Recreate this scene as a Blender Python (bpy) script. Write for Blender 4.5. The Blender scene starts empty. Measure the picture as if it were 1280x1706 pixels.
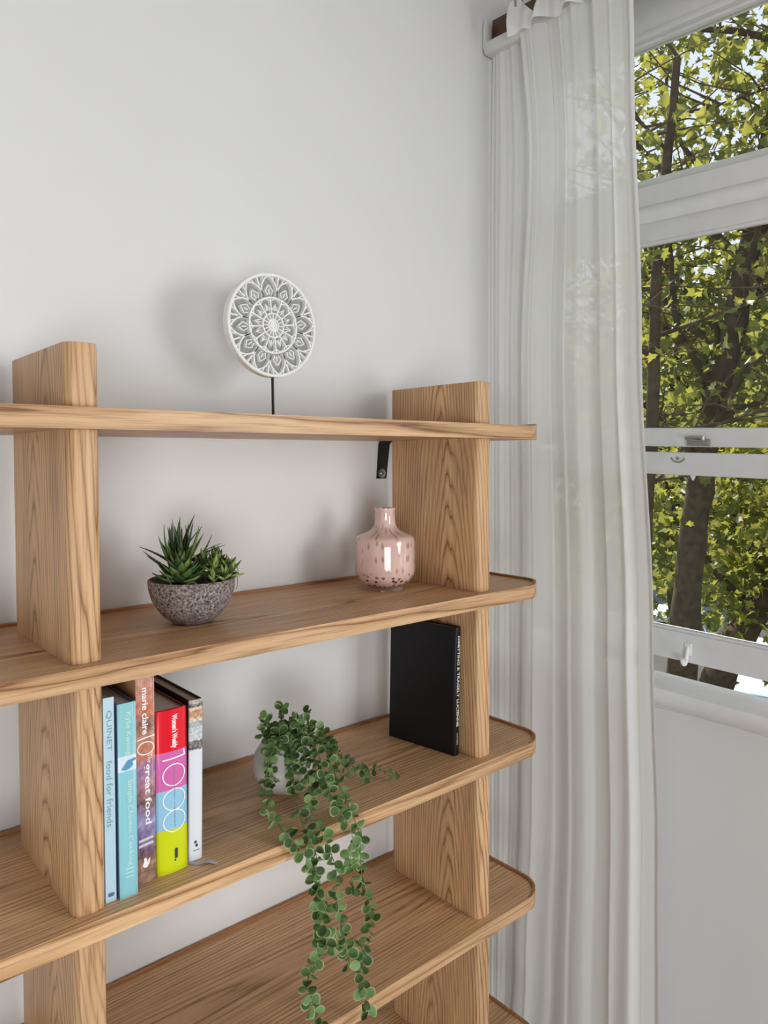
import bpy, bmesh, math, random
import numpy as np
from mathutils import Vector, Matrix, noise as mnoise

random.seed(7)
C = bpy.context.scene.collection
S = bpy.context.scene
PI = math.pi

# ------------------------------------------------------------------ camera
cam_d = bpy.data.cameras.new('camera')
cam = bpy.data.objects.new('camera', cam_d)
C.objects.link(cam)
S.camera = cam
YAW, PITCH, ROLL, FPX = 0.7113249673680972, 0.029663138724167405, -0.0032783588, 1223.5812
fw = Vector((math.sin(YAW) * math.cos(PITCH), math.cos(YAW) * math.cos(PITCH), -math.sin(PITCH)))
rt = Vector((math.cos(YAW), -math.sin(YAW), 0))
up = rt.cross(fw)
rr = math.cos(ROLL) * rt + math.sin(ROLL) * up
uu = -math.sin(ROLL) * rt + math.cos(ROLL) * up
cam.matrix_world = Matrix(((rr.x, uu.x, -fw.x, -0.33221505), (rr.y, uu.y, -fw.y, -1.38671761),
                           (rr.z, uu.z, -fw.z, 0.92262299), (0, 0, 0, 1)))
cam_d.sensor_fit = 'VERTICAL'
cam_d.sensor_height = 36.0
cam_d.lens = FPX * 36.0 / 1706.0
cam_d.shift_y = -(853.0 - 799.5756) / 1706.0
cam_d.clip_start = 0.02
cam_d.clip_end = 300

# ------------------------------------------------------------------ view + world + sun
S.view_settings.view_transform = 'Standard'
S.view_settings.look = 'None'
S.view_settings.gamma = 1.0
S.view_settings.use_curve_mapping = False
S.view_settings.exposure = 0.0
SKY = 1.05
SUN = 10.0
KEY, FILL = 42.0, 79.0

world = bpy.data.worlds.new('sky')
S.world = world
world.use_nodes = True
wn, wl = world.node_tree.nodes, world.node_tree.links
wn.clear()
wo = wn.new('ShaderNodeOutputWorld')
bg = wn.new('ShaderNodeBackground')
tc = wn.new('ShaderNodeTexCoord')
sx = wn.new('ShaderNodeSeparateXYZ')
cr = wn.new('ShaderNodeValToRGB')
wl.new(tc.outputs['Generated'], sx.inputs[0])
wl.new(sx.outputs['Z'], cr.inputs[0])
cr.color_ramp.elements[0].position = 0.0
cr.color_ramp.elements[0].color = (0.93, 0.96, 1.0, 1)
cr.color_ramp.elements[1].position = 0.9
cr.color_ramp.elements[1].color = (0.66, 0.80, 1.0, 1)
wl.new(cr.outputs[0], bg.inputs['Color'])
bg.inputs['Strength'].default_value = SKY
wl.new(bg.outputs[0], wo.inputs[0])

sun_d = bpy.data.lights.new('sun', 'SUN')
sun = bpy.data.objects.new('sun', sun_d)
C.objects.link(sun)
sun_d.energy = SUN
sun_d.angle = math.radians(0.6)
sun_d.color = (1.0, 0.93, 0.80)
sun.rotation_euler = Vector((-0.33, -0.85, -1.0)).to_track_quat('-Z', 'Y').to_euler()
sun.location = (6, 2, 8)

def area(name, loc, aim, sx_, sy_, power, col):
    d = bpy.data.lights.new(name, 'AREA')
    d.shape = 'RECTANGLE'
    d.size, d.size_y = sx_, sy_
    d.energy = power
    d.color = col
    o = bpy.data.objects.new(name, d)
    C.objects.link(o)
    o.location = loc
    o.rotation_euler = (Vector(aim) - Vector(loc)).to_track_quat('-Z', 'Y').to_euler()
    return o
# added lamp in the far half of the window, topping up the sky light
area('window_light_boost', (1.36, -2.30, 0.92), (0.25, -1.70, 0.55), 1.35, 1.1, KEY, (0.98, 0.99, 1.0))
# added fill lamp behind the viewer, in front of an invented wall opening
area('fill_lamp', (-1.75, -4.15, 0.05), (0.55, 0.0, -0.10), 2.0, 1.5, FILL, (0.98, 0.985, 1.0))

# ------------------------------------------------------------------ helpers
def link(o, parent=None):
    C.objects.link(o)
    if parent is not None:
        o.parent = parent
    return o

def tag(o, label=None, cat=None, group=None, kind=None):
    if label: o['label'] = label
    if cat: o['category'] = cat
    if group: o['group'] = group
    if kind: o['kind'] = kind
    return o

def empty(name, loc=(0, 0, 0), parent=None, rot=(0, 0, 0)):
    o = bpy.data.objects.new(name, None)
    o.empty_display_size = 0.05
    o.location = loc
    o.rotation_euler = rot
    return link(o, parent)

def finish(me, mat, smooth=None):
    for m in (mat if isinstance(mat, (list, tuple)) else [mat]):
        me.materials.append(m)
    if smooth is not None:
        me.shade_smooth()
        if smooth < 179:
            me.set_sharp_from_angle(angle=math.radians(smooth))

def obj(name, bm, mat, parent=None, smooth=None, loc=None, rot=None):
    bmesh.ops.recalc_face_normals(bm, faces=bm.faces[:])
    me = bpy.data.meshes.new(name)
    bm.to_mesh(me)
    bm.free()
    finish(me, mat, smooth)
    o = bpy.data.objects.new(name, me)
    if loc is not None: o.location = loc
    if rot is not None: o.rotation_euler = rot
    return link(o, parent)

def share(name, me, parent, loc, rot, scale=(1, 1, 1)):
    o = bpy.data.objects.new(name, me)
    o.location = loc
    o.rotation_euler = rot
    o.scale = scale
    return link(o, parent)

def box(bm, x0, x1, y0, y1, z0, z1, bev=0.0, seg=2):
    b2 = bmesh.new()
    v = [b2.verts.new(p) for p in ((x0, y0, z0), (x1, y0, z0), (x1, y1, z0), (x0, y1, z0),
                                   (x0, y0, z1), (x1, y0, z1), (x1, y1, z1), (x0, y1, z1))]
    for f in ((0, 3, 2, 1), (4, 5, 6, 7), (0, 1, 5, 4), (1, 2, 6, 5), (2, 3, 7, 6), (3, 0, 4, 7)):
        b2.faces.new([v[i] for i in f])
    if bev > 0:
        bmesh.ops.bevel(b2, geom=b2.edges[:], offset=bev, segments=seg, affect='EDGES', profile=0.5)
    join(bm, b2)

def join(bm, b2, M=None):
    mp = {}
    for v in b2.verts:
        mp[v] = bm.verts.new(M @ v.co if M is not None else v.co)
    for f in b2.faces:
        try:
            bm.faces.new([mp[v] for v in f.verts])
        except ValueError:
            pass
    b2.free()

def round_rect(x0, x1, y0, y1, r, n=8):
    """r = radii for corners (x0y0, x1y0, x1y1, x0y1)"""
    pts = []
    cs = ((x0, y0, 1, 1, PI), (x1, y0, -1, 1, 1.5 * PI), (x1, y1, -1, -1, 0), (x0, y1, 1, -1, 0.5 * PI))
    for (cx, cy, sx_, sy_, a0), rad in zip(cs, r):
        if rad <= 0:
            pts.append((cx, cy))
            continue
        for i in range(n + 1):
            a = a0 + 0.5 * PI * i / n
            pts.append((cx + sx_ * rad + rad * math.cos(a), cy + sy_ * rad + rad * math.sin(a)))
    return pts

def prism(bm, pts, z0, z1, bev=0.0, seg=2):
    b2 = bmesh.new()
    lo = [b2.verts.new((x, y, z0)) for x, y in pts]
    hi = [b2.verts.new((x, y, z1)) for x, y in pts]
    n = len(pts)
    b2.faces.new(list(reversed(lo)))
    top = b2.faces.new(hi)
    for i in range(n):
        b2.faces.new((lo[i], lo[(i + 1) % n], hi[(i + 1) % n], hi[i]))
    if bev > 0:
        es = [e for e in b2.edges if abs(e.verts[0].co.z - e.verts[1].co.z) < 1e-7]
        bmesh.ops.bevel(b2, geom=es, offset=bev, segments=seg, affect='EDGES', profile=0.5)
    join(bm, b2)

def lathe(bm, prof, n=48, cx=0, cy=0, cap=True):
    rings = []
    for r, z in prof:
        rings.append([bm.verts.new((cx + r * math.cos(2 * PI * i / n), cy + r * math.sin(2 * PI * i / n), z)) for i in range(n)])
    for a, b in zip(rings[:-1], rings[1:]):
        for i in range(n):
            bm.faces.new((a[i], a[(i + 1) % n], b[(i + 1) % n], b[i]))
    if cap:
        bm.faces.new(list(reversed(rings[0])))
        bm.faces.new(rings[-1])

def tube(bm, pts, rad, n=6, cap=True):
    pts = [Vector(p) for p in pts]
    rings = []
    prev = None
    for i, p in enumerate(pts):
        t = (pts[min(i + 1, len(pts) - 1)] - pts[max(i - 1, 0)]).normalized()
        if prev is None:
            a = Vector((0, 0, 1)) if abs(t.z) < 0.9 else Vector((1, 0, 0))
            u = t.cross(a).normalized()
        else:
            u = (prev - t * prev.dot(t)).normalized()
        prev = u
        w = t.cross(u)
        r = rad[i] if isinstance(rad, (list, tuple)) else rad
        rings.append([bm.verts.new(p + (u * math.cos(2 * PI * k / n) + w * math.sin(2 * PI * k / n)) * r) for k in range(n)])
    for a, b in zip(rings[:-1], rings[1:]):
        for k in range(n):
            bm.faces.new((a[k], a[(k + 1) % n], b[(k + 1) % n], b[k]))
    if cap:
        bm.faces.new(list(reversed(rings[0])))
        bm.faces.new(rings[-1])

def smooth_path(pts, sub=5):
    P = [Vector(p) for p in pts]
    out = []
    for i in range(len(P) - 1):
        p0, p1, p2, p3 = P[max(i - 1, 0)], P[i], P[i + 1], P[min(i + 2, len(P) - 1)]
        for k in range(sub):
            t = k / sub
            out.append(0.5 * ((2 * p1) + (p2 - p0) * t + (2 * p0 - 5 * p1 + 4 * p2 - p3) * t * t + (3 * p1 - p0 - 3 * p2 + p3) * t ** 3))
    out.append(P[-1])
    return out

def strip(bm, pts, w, z0, z1, closed=False):
    """flat bar of width w following a 2D polyline, thickness z0..z1 (local xy plane)"""
    n = len(pts)
    L, Rr = [], []
    for i in range(n):
        a = pts[(i - 1) % n] if (closed or i > 0) else pts[i]
        b = pts[(i + 1) % n] if (closed or i < n - 1) else pts[i]
        tx, ty = b[0] - a[0], b[1] - a[1]
        l = math.hypot(tx, ty) or 1
        nx, ny = -ty / l, tx / l
        x, y = pts[i]
        L.append([bm.verts.new((x + nx * w / 2, y + ny * w / 2, z0)), bm.verts.new((x + nx * w * 0.32, y + ny * w * 0.32, z1))])
        Rr.append([bm.verts.new((x - nx * w / 2, y - ny * w / 2, z0)), bm.verts.new((x - nx * w * 0.32, y - ny * w * 0.32, z1))])
    m = n if closed else n - 1
    for i in range(m):
        j = (i + 1) % n
        bm.faces.new((L[i][0], L[j][0], L[j][1], L[i][1]))
        bm.faces.new((L[i][1], L[j][1], Rr[j][1], Rr[i][1]))
        bm.faces.new((Rr[i][1], Rr[j][1], Rr[j][0], Rr[i][0]))
        bm.faces.new((Rr[i][0], Rr[j][0], L[j][0], L[i][0]))
    if not closed:
        for i in (0, n - 1):
            bm.faces.new((L[i][0], L[i][1], Rr[i][1], Rr[i][0]))

# ------------------------------------------------------------------ materials
def srgb(r, g, b):
    f = lambda c: (c / 255 / 12.92) if c / 255 <= 0.04045 else ((c / 255 + 0.055) / 1.055) ** 2.4
    return (f(r), f(g), f(b), 1)

def new_mat(name):
    m = bpy.data.materials.new(name)
    m.use_nodes = True
    nt = m.node_tree
    b = nt.nodes['Principled BSDF']
    return m, nt, b

def plain(name, col, rough=0.5, metal=0.0, spec=0.5, noise=0.0, nscale=60, bump=0.0, coat=0.0):
    m, nt, b = new_mat(name)
    b.inputs['Base Color'].default_value = col
    b.inputs['Roughness'].default_value = rough
    b.inputs['Metallic'].default_value = metal
    b.inputs['Specular IOR Level'].default_value = spec
    b.inputs['Coat Weight'].default_value = coat
    if noise or bump:
        t = nt.nodes.new('ShaderNodeTexCoord')
        n = nt.nodes.new('ShaderNodeTexNoise')
        n.inputs['Scale'].default_value = nscale
        n.inputs['Detail'].default_value = 4
        nt.links.new(t.outputs['Object'], n.inputs['Vector'])
        if noise:
            r = nt.nodes.new('ShaderNodeValToRGB')
            r.color_ramp.elements[0].position = 0.3
            r.color_ramp.elements[1].position = 0.7
            r.color_ramp.elements[0].color = tuple(c * (1 - noise) for c in col[:3]) + (1,)
            r.color_ramp.elements[1].color = tuple(min(1, c * (1 + noise)) for c in col[:3]) + (1,)
            nt.links.new(n.outputs['Fac'], r.inputs[0])
            nt.links.new(r.outputs[0], b.inputs['Base Color'])
        if bump:
            bp = nt.nodes.new('ShaderNodeBump')
            bp.inputs['Strength'].default_value = bump
            bp.inputs['Distance'].default_value = 0.002
            nt.links.new(n.outputs['Fac'], bp.inputs['Height'])
            nt.links.new(bp.outputs[0], b.inputs['Normal'])
    return m

class NB:
    """small node-building helper"""
    def __init__(s, nt): s.nt = nt
    def n(s, t, **kw):
        k = s.nt.nodes.new(t)
        for a, v in kw.items(): setattr(k, a, v)
        return k
    def math(s, op, a, b=None):
        k = s.n('ShaderNodeMath', operation=op)
        for i, v in enumerate((a, b)):
            if v is None: continue
            if isinstance(v, (int, float)): k.inputs[i].default_value = v
            else: s.nt.links.new(v, k.inputs[i])
        return k.outputs[0]
    def ramp(s, fac, stops, interp='LINEAR'):
        k = s.n('ShaderNodeValToRGB')
        k.color_ramp.interpolation = interp
        e = k.color_ramp.elements
        while len(e) < len(stops): e.new(0.5)
        for el, (p, c) in zip(e, stops):
            el.position = p
            el.color = c
        s.nt.links.new(fac, k.inputs[0])
        return k.outputs[0]
    def mix(s, fac, a, b, blend='MIX'):
        k = s.n('ShaderNodeMix', data_type='RGBA', blend_type=blend)
        for i, v in ((0, fac), (6, a), (7, b)):
            if isinstance(v, (int, float)): k.inputs[i].default_value = v
            elif isinstance(v, tuple): k.inputs[i].default_value = v
            else: s.nt.links.new(v, k.inputs[i])
        return k.outputs[2]
    def noise(s, vec, scale, detail=3, rough=0.5, dim='3D'):
        k = s.n('ShaderNodeTexNoise')
        k.inputs['Scale'].default_value = scale
        k.inputs['Detail'].default_value = detail
        k.inputs['Roughness'].default_value = rough
        s.nt.links.new(vec, k.inputs['Vector'])
        return k.outputs['Fac']

def wood(name, axis, light, mid, dark, rough=0.42, wander=0.012, wob=0.022, tilt=0.03):
    """solid oak: growth rings round a pith line that runs along the grain axis"""
    m, nt, b = new_mat(name)
    q = NB(nt)
    t = q.n('ShaderNodeTexCoord')
    oi = q.n('ShaderNodeObjectInfo')
    sp = q.n('ShaderNodeSeparateXYZ')
    nt.links.new(t.outputs['Object'], sp.inputs[0])
    order = {'x': 'XYZ', 'z': 'ZYX', 'y': 'YXZ'}[axis]
    o = [sp.outputs[c] for c in order]       # grain, across, through
    rnd = oi.outputs['Random']
    g = q.math('ADD', o[0], q.math('MULTIPLY', rnd, 37.0))
    a = q.math('ADD', o[1], q.math('MULTIPLY', q.math('SUBTRACT', rnd, 0.5), 0.10))
    c = o[2]
    cb = q.n('ShaderNodeCombineXYZ')
    nt.links.new(q.math('MULTIPLY', g, 1.5), cb.inputs[0])
    nt.links.new(q.math('MULTIPLY', a, 3.0), cb.inputs[1])
    nt.links.new(q.math('ADD', q.math('MULTIPLY', c, 3.0), q.math('MULTIPLY', rnd, 11.0)), cb.inputs[2])
    n1 = q.noise(cb.outputs[0], 1.0, 2, 0.45)
    # distance from a wandering pith line under the board
    ac = q.math('ADD', a, 0.19 if axis == 'x' else 0.20)
    ac = q.math('ADD', ac, q.math('MULTIPLY', q.math('SUBTRACT', n1, 0.5), wob))
    cc = q.math('ADD', c, 0.055)
    cc = q.math('ADD', cc, q.math('MULTIPLY', q.math('SINE', q.math('MULTIPLY', g, 1.3)), wander))
    cc = q.math('ADD', cc, q.math('MULTIPLY', q.math('SUBTRACT', o[0], 0.2), tilt))
    r = q.math('SQRT', q.math('ADD', q.math('MULTIPLY', ac, ac), q.math('MULTIPLY', cc, cc)))
    cb2 = q.n('ShaderNodeCombineXYZ')
    nt.links.new(q.math('MULTIPLY', g, 1.6), cb2.inputs[0])
    nt.links.new(q.math('MULTIPLY', a, 34.0), cb2.inputs[1])
    nt.links.new(q.math('MULTIPLY', c, 34.0), cb2.inputs[2])
    n2 = q.noise(cb2.outputs[0], 1.0, 3)
    rings = q.math('ADD', q.math('MULTIPLY', r, 140.0), q.math('MULTIPLY', n2, 2.0))
    fr = q.math('FRACT', rings)
    # streaky fibres and pores
    cb3 = q.n('ShaderNodeCombineXYZ')
    nt.links.new(q.math('MULTIPLY', g, 7.0), cb3.inputs[0])
    nt.links.new(q.math('MULTIPLY', a, 330.0), cb3.inputs[1])
    nt.links.new(q.math('MULTIPLY', c, 330.0), cb3.inputs[2])
    n3 = q.noise(cb3.outputs[0], 1.0, 3, 0.6)
    cb4 = q.n('ShaderNodeCombineXYZ')
    nt.links.new(q.math('MULTIPLY', g, 1.2), cb4.inputs[0])
    nt.links.new(q.math('MULTIPLY', a, 14.0), cb4.inputs[1])
    nt.links.new(q.math('MULTIPLY', c, 14.0), cb4.inputs[2])
    n4 = q.noise(cb4.outputs[0], 1.0, 2)
    base = q.ramp(fr, [(0.0, dark), (0.10, mid), (0.34, light), (0.70, light), (0.93, mid), (1.0, dark)])
    cbv = q.n('ShaderNodeCombineXYZ')
    nt.links.new(q.math('MULTIPLY', g, 0.8), cbv.inputs[0])
    nt.links.new(q.math('MULTIPLY', a, 22.0), cbv.inputs[1])
    nt.links.new(q.math('MULTIPLY', c, 22.0), cbv.inputs[2])
    figure = q.ramp(q.noise(cbv.outputs[0], 1.0, 2), [(0.35, (0.40, 0.40, 0.40, 1)), (0.62, (1, 1, 1, 1))])
    base = q.mix(figure, q.mix(0.35, light, mid), base)
    broad = q.ramp(n4, [(0.3, (0.80, 0.78, 0.75, 1)), (0.7, (1.10, 1.09, 1.07, 1))])
    col = q.mix(1.0, base, broad, 'MULTIPLY')
    fib = q.ramp(n3, [(0.34, (0.56, 0.50, 0.44, 1)), (0.47, (0.98, 0.97, 0.96, 1)), (0.66, (1.14, 1.14, 1.13, 1))])
    col = q.mix(0.8, col, fib, 'MULTIPLY')
    nt.links.new(col, b.inputs['Base Color'])
    b.inputs['Roughness'].default_value = rough
    b.inputs['Specular IOR Level'].default_value = 0.4
    bp = q.n('ShaderNodeBump')
    bp.inputs['Strength'].default_value = 0.12
    bp.inputs['Distance'].default_value = 0.001
    nt.links.new(n3, bp.inputs['Height'])
    nt.links.new(bp.outputs[0], b.inputs['Normal'])
    return m

OAK_L, OAK_M, OAK_D = srgb(213, 175, 134), srgb(185, 144, 103), srgb(124, 85, 54)
M_wood_x = wood('oak_along_shelf', 'x', OAK_L, OAK_M, OAK_D)
M_wood_z = wood('oak_upright', 'z', OAK_L, OAK_M, OAK_D, wander=0.016, wob=0.035, tilt=0.11)
M_rim = wood('oak_rim', 'x', srgb(172, 124, 82), srgb(150, 104, 66), srgb(120, 80, 50))
M_batten = wood('stained_batten', 'y', srgb(96, 66, 40), srgb(78, 52, 31), srgb(46, 30, 18), 0.35)
M_floor = wood('floor_boards', 'y', srgb(158, 146, 132), srgb(140, 128, 114), srgb(112, 100, 88), 0.4)  # unseen floor, greyed so that it bounces less warm light

M_wall = plain('painted_plaster', srgb(226, 226, 226), 0.75, spec=0.25, noise=0.012, nscale=3.0, bump=0.08)
M_far_wall = plain('bounce_dimmed_paint', srgb(150, 148, 145), 0.8, spec=0.2)  # for unseen walls, darkened to cut the light they bounce
M_ceil = plain('ceiling_paint', srgb(196, 196, 195), 0.8, spec=0.2)  # unseen ceiling, greyed to throw back less light
M_gloss = plain('white_gloss_paint', srgb(226, 226, 227), 0.38, spec=0.45, noise=0.03, nscale=25, bump=0.15)
M_white_metal = plain('white_enamel', srgb(214, 214, 210), 0.4)
M_black = plain('black_webbing', srgb(16, 17, 20), 0.6, noise=0.2, nscale=300, bump=0.3)
M_steel = plain('steel', srgb(170, 170, 165), 0.32, metal=0.9)
M_dark_metal = plain('dark_metal', srgb(24, 25, 26), 0.4, metal=0.4)
M_carved = plain('chalky_white_carving', srgb(236, 236, 234), 0.75, spec=0.2, noise=0.05, nscale=120)
M_carved_back = plain('recess_shade', srgb(150, 151, 153), 0.85, spec=0.1, noise=0.1, nscale=120)  # backing tone stands for the shadow inside the carved openwork
M_page = plain('page_edges', srgb(204, 201, 198), 0.8, spec=0.1, noise=0.08, nscale=700)
M_soil = plain('dark_soil', srgb(46, 38, 30), 0.95, noise=0.5, nscale=200, bump=0.8)
M_whitepot = plain('matte_white_ceramic', srgb(226, 222, 220), 0.55, noise=0.02, nscale=40)
M_ribbon = plain('grey_ribbon', srgb(176, 182, 188), 0.5)
M_white_print = plain('white_print', srgb(244, 240, 240), 0.5)
M_pale_print = plain('pale_print', srgb(206, 232, 226), 0.5)
M_green_print = plain('green_grey_print', srgb(120, 160, 164), 0.5)
M_dark_print = plain('dark_print', srgb(50, 60, 66), 0.5)
M_grey_print = plain('silver_print', srgb(228, 228, 222), 0.4)
M_black_cover = plain('black_cloth_cover', srgb(13, 13, 16), 0.42, spec=0.35, noise=0.3, nscale=90, bump=0.12)
M_navy = plain('navy_cover', srgb(84, 104, 146), 0.4)
M_bark = plain('bark', srgb(74, 63, 51), 0.95, spec=0.1, noise=0.35, nscale=14, bump=1.0)
M_twig = plain('twig_bark', srgb(84, 70, 56), 0.95, spec=0.1, noise=0.3, nscale=20)
M_lawn = plain('lawn', srgb(72, 86, 36), 0.95, noise=0.35, nscale=1.5)
M_road = plain('asphalt', srgb(58, 57, 56), 0.9, noise=0.15, nscale=3)
M_tyre = plain('tyre_rubber', srgb(22, 22, 23), 0.8)
M_carglass = plain('car_window', srgb(26, 32, 38), 0.08, spec=0.8)
M_chrome = plain('wheel_metal', srgb(180, 182, 185), 0.3, metal=0.8)

def glass_mat():
    m, nt, b = new_mat('window_glass')
    nt.nodes.remove(b)
    q = NB(nt)
    tr = q.n('ShaderNodeBsdfTransparent')
    tr.inputs[0].default_value = (0.97, 0.98, 0.97, 1)
    gl = q.n('ShaderNodeBsdfGlossy')
    gl.inputs['Roughness'].default_value = 0.02
    fz = q.n('ShaderNodeFresnel')
    fz.inputs[0].default_value = 1.25
    mx = q.n('ShaderNodeMixShader')
    nt.links.new(fz.outputs[0], mx.inputs[0])
    nt.links.new(tr.outputs[0], mx.inputs[1])
    nt.links.new(gl.outputs[0], mx.inputs[2])
    nt.links.new(mx.outputs[0], nt.nodes['Material Output'].inputs[0])
    return m
M_glass = glass_mat()

def sheer_mat():
    m, nt, b = new_mat('sheer_voile')
    nt.nodes.remove(b)
    q = NB(nt)
    tr = q.n('ShaderNodeBsdfTransparent')
    df = q.n('ShaderNodeBsdfDiffuse')
    tl = q.n('ShaderNodeBsdfTranslucent')
    df.inputs[0].default_value = srgb(247, 247, 245)
    tl.inputs[0].default_value = srgb(240, 240, 236)
    m1 = q.n('ShaderNodeMixShader')
    m1.inputs[0].default_value = 0.27
    nt.links.new(df.outputs[0], m1.inputs[1])
    nt.links.new(tl.outputs[0], m1.inputs[2])
    # a woven cloth closes up when it is seen edge-on
    lw = q.n('ShaderNodeLayerWeight')
    lw.inputs[0].default_value = 0.35
    fac = q.math('MULTIPLY', q.math('SUBTRACT', 1.0, lw.outputs['Facing']), 0.13)
    m2 = q.n('ShaderNodeMixShader')
    nt.links.new(fac, m2.inputs[0])
    nt.links.new(m1.outputs[0], m2.inputs[1])
    nt.links.new(tr.outputs[0], m2.inputs[2])
    nt.links.new(m2.outputs[0], nt.nodes['Material Output'].inputs[0])
    return m
M_sheer = sheer_mat()

def stone_mat():
    m, nt, b = new_mat('speckled_stone')
    q = NB(nt)
    t = q.n('ShaderNodeTexCoord')
    n1 = q.noise(t.outputs['Object'], 240, 4, 0.7)
    n2 = q.noise(t.outputs['Object'], 60, 3)
    c = q.ramp(n1, [(0.36, srgb(44, 41, 42)), (0.47, srgb(122, 113, 110)), (0.56, srgb(160, 148, 144)), (0.68, srgb(196, 186, 182))])
    c2 = q.ramp(n2, [(0.3, (0.75, 0.74, 0.76, 1)), (0.7, (1.08, 1.03, 1.0, 1))])
    nt.links.new(q.mix(1.0, c, c2, 'MULTIPLY'), b.inputs['Base Color'])
    b.inputs['Roughness'].default_value = 0.9
    bp = q.n('ShaderNodeBump')
    bp.inputs['Strength'].default_value = 0.8
    bp.inputs['Distance'].default_value = 0.002
    nt.links.new(n1, bp.inputs['Height'])
    nt.links.new(bp.outputs[0], b.inputs['Normal'])
    return m
M_stone = stone_mat()

def vase_mat():
    m, nt, b = new_mat('pink_speckled_glass')
    q = NB(nt)
    t = q.n('ShaderNodeTexCoord')
    sp = q.n('ShaderNodeSeparateXYZ')
    nt.links.new(t.outputs['Object'], sp.inputs[0])
    ang = q.math('ARCTAN2', sp.outputs[1], sp.outputs[0])
    z = sp.outputs[2]
    def spots(sa, sz, off, lo, hi):
        cb = q.n('ShaderNodeCombineXYZ')
        nt.links.new(q.math('ADD', q.math('MULTIPLY', ang, sa), off), cb.inputs[0])
        nt.links.new(q.math('ADD', q.math('MULTIPLY', z, sz), off), cb.inputs[1])
        v = q.n('ShaderNodeTexVoronoi', voronoi_dimensions='2D')
        v.inputs['Scale'].default_value = 1.0
        v.inputs['Randomness'].default_value = 1.0
        nt.links.new(cb.outputs[0], v.inputs['Vector'])
        keep = q.ramp(v.outputs['Color'], [(0.30, (0, 0, 0, 1)), (0.31, (1, 1, 1, 1))])
        d = q.ramp(v.outputs['Distance'], [(lo, (1, 1, 1, 1)), (hi, (0, 0, 0, 1))])
        return q.math('MULTIPLY', keep, d)
    low = q.ramp(z, [(0.030, (1, 1, 1, 1)), (0.046, (0, 0, 0, 1))])
    a = q.math('MULTIPLY', spots(4.2, 95.0, 3.3, 0.20, 0.32), low)
    hi_ = q.ramp(z, [(0.036, (0, 0, 0, 1)), (0.05, (1, 1, 1, 1))])
    c = q.math('MULTIPLY', q.math('MULTIPLY', spots(4.6, 30.0, 8.7, 0.06, 0.30), hi_), 0.55)
    s = q.math('MAXIMUM', a, c)
    nz = q.noise(t.outputs['Object'], 25, 2)
    base = q.ramp(nz, [(0.3, srgb(216, 178, 168)), (0.7, srgb(228, 198, 190))])
    col = q.mix(s, base, srgb(74, 52, 54))
    nt.links.new(col, b.inputs['Base Color'])
    b.inputs['Roughness'].default_value = 0.07
    b.inputs['Coat Weight'].default_value = 0.6
    b.inputs['Coat Roughness'].default_value = 0.03
    b.inputs['Subsurface Weight'].default_value = 0.15
    b.inputs['Subsurface Radius'].default_value = (0.02, 0.01, 0.01)
    b.inputs['Subsurface Scale'].default_value = 0.5
    return m
M_vase = vase_mat()
M_foot, _nt, _b = new_mat('clear_pink_glass')
_b.inputs['Base Color'].default_value = srgb(244, 214, 206)
_b.inputs['Transmission Weight'].default_value = 0.85
_b.inputs['Roughness'].default_value = 0.05

def leaf_mat(name, stops, transl=0.35, tcol=(0.45, 0.6, 0.08, 1), rough=0.45, per_island=False, edge=None):
    m, nt, b = new_mat(name)
    q = NB(nt)
    if per_island:
        f = q.n('ShaderNodeNewGeometry').outputs['Random Per Island']
    else:
        f = q.n('ShaderNodeObjectInfo').outputs['Random']
    c = q.ramp(f, stops)
    t = q.n('ShaderNodeTexCoord')
    if edge is not None:
        sp = q.n('ShaderNodeSeparateXYZ')
        nt.links.new(t.outputs['Generated'], sp.inputs[0])
        ex = q.math('ABSOLUTE', q.math('SUBTRACT', sp.outputs[0], 0.5))
        ey = q.math('ABSOLUTE', q.math('SUBTRACT', sp.outputs[1], 0.5))
        rr_ = q.math('SQRT', q.math('ADD', q.math('MULTIPLY', ex, ex), q.math('MULTIPLY', ey, ey)))
        c = q.mix(q.ramp(rr_, [(0.38, (0, 0, 0, 1)), (0.50, (1, 1, 1, 1))]), c, edge)
    nt.links.new(c, b.inputs['Base Color'])
    b.inputs['Roughness'].default_value = rough
    b.inputs['Specular IOR Level'].default_value = 0.35
    if transl > 0:
        tl = q.n('ShaderNodeBsdfTranslucent')
        tl.inputs[0].default_value = tcol
        mx = q.n('ShaderNodeMixShader')
        mx.inputs[0].default_value = transl
        nt.links.new(b.outputs[0], mx.inputs[1])
        nt.links.new(tl.outputs[0], mx.inputs[2])
        nt.links.new(mx.outputs[0], nt.nodes['Material Output'].inputs[0])
    return m

M_tree_leaf = leaf_mat('tree_leaf', [(0.0, srgb(54, 64, 28)), (0.6, srgb(78, 88, 36)), (1.0, srgb(124, 128, 48))], 0.40,
                       (0.38, 0.38, 0.07, 1), 0.5, True)
M_tree_leaf_part = leaf_mat('tree_leaf_single', [(0.0, srgb(54, 64, 28)), (0.6, srgb(80, 90, 36)), (1.0, srgb(132, 134, 48))], 0.40,
                            (0.44, 0.43, 0.08, 1), 0.5, False)
M_far_leaf = leaf_mat('distant_leaf', [(0.0, srgb(58, 70, 34)), (1.0, srgb(112, 120, 60))], 0.38, (0.36, 0.38, 0.06, 1), 0.6, True)
M_vine_leaf = leaf_mat('trailing_leaf', [(0.0, srgb(48, 74, 38)), (0.5, srgb(74, 106, 54)), (0.85, srgb(104, 138, 80)), (1.0, srgb(142, 172, 120))],
                       0.15, (0.3, 0.5, 0.15, 1), 0.55, edge=srgb(172, 190, 134))
M_vine_stem = plain('vine_stem', srgb(104, 116, 72), 0.7)
M_spiky = leaf_mat('spiky_leaf', [(0.0, srgb(34, 54, 34)), (0.5, srgb(58, 86, 44)), (1.0, srgb(96, 122, 52))], 0.0, rough=0.4)
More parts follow.
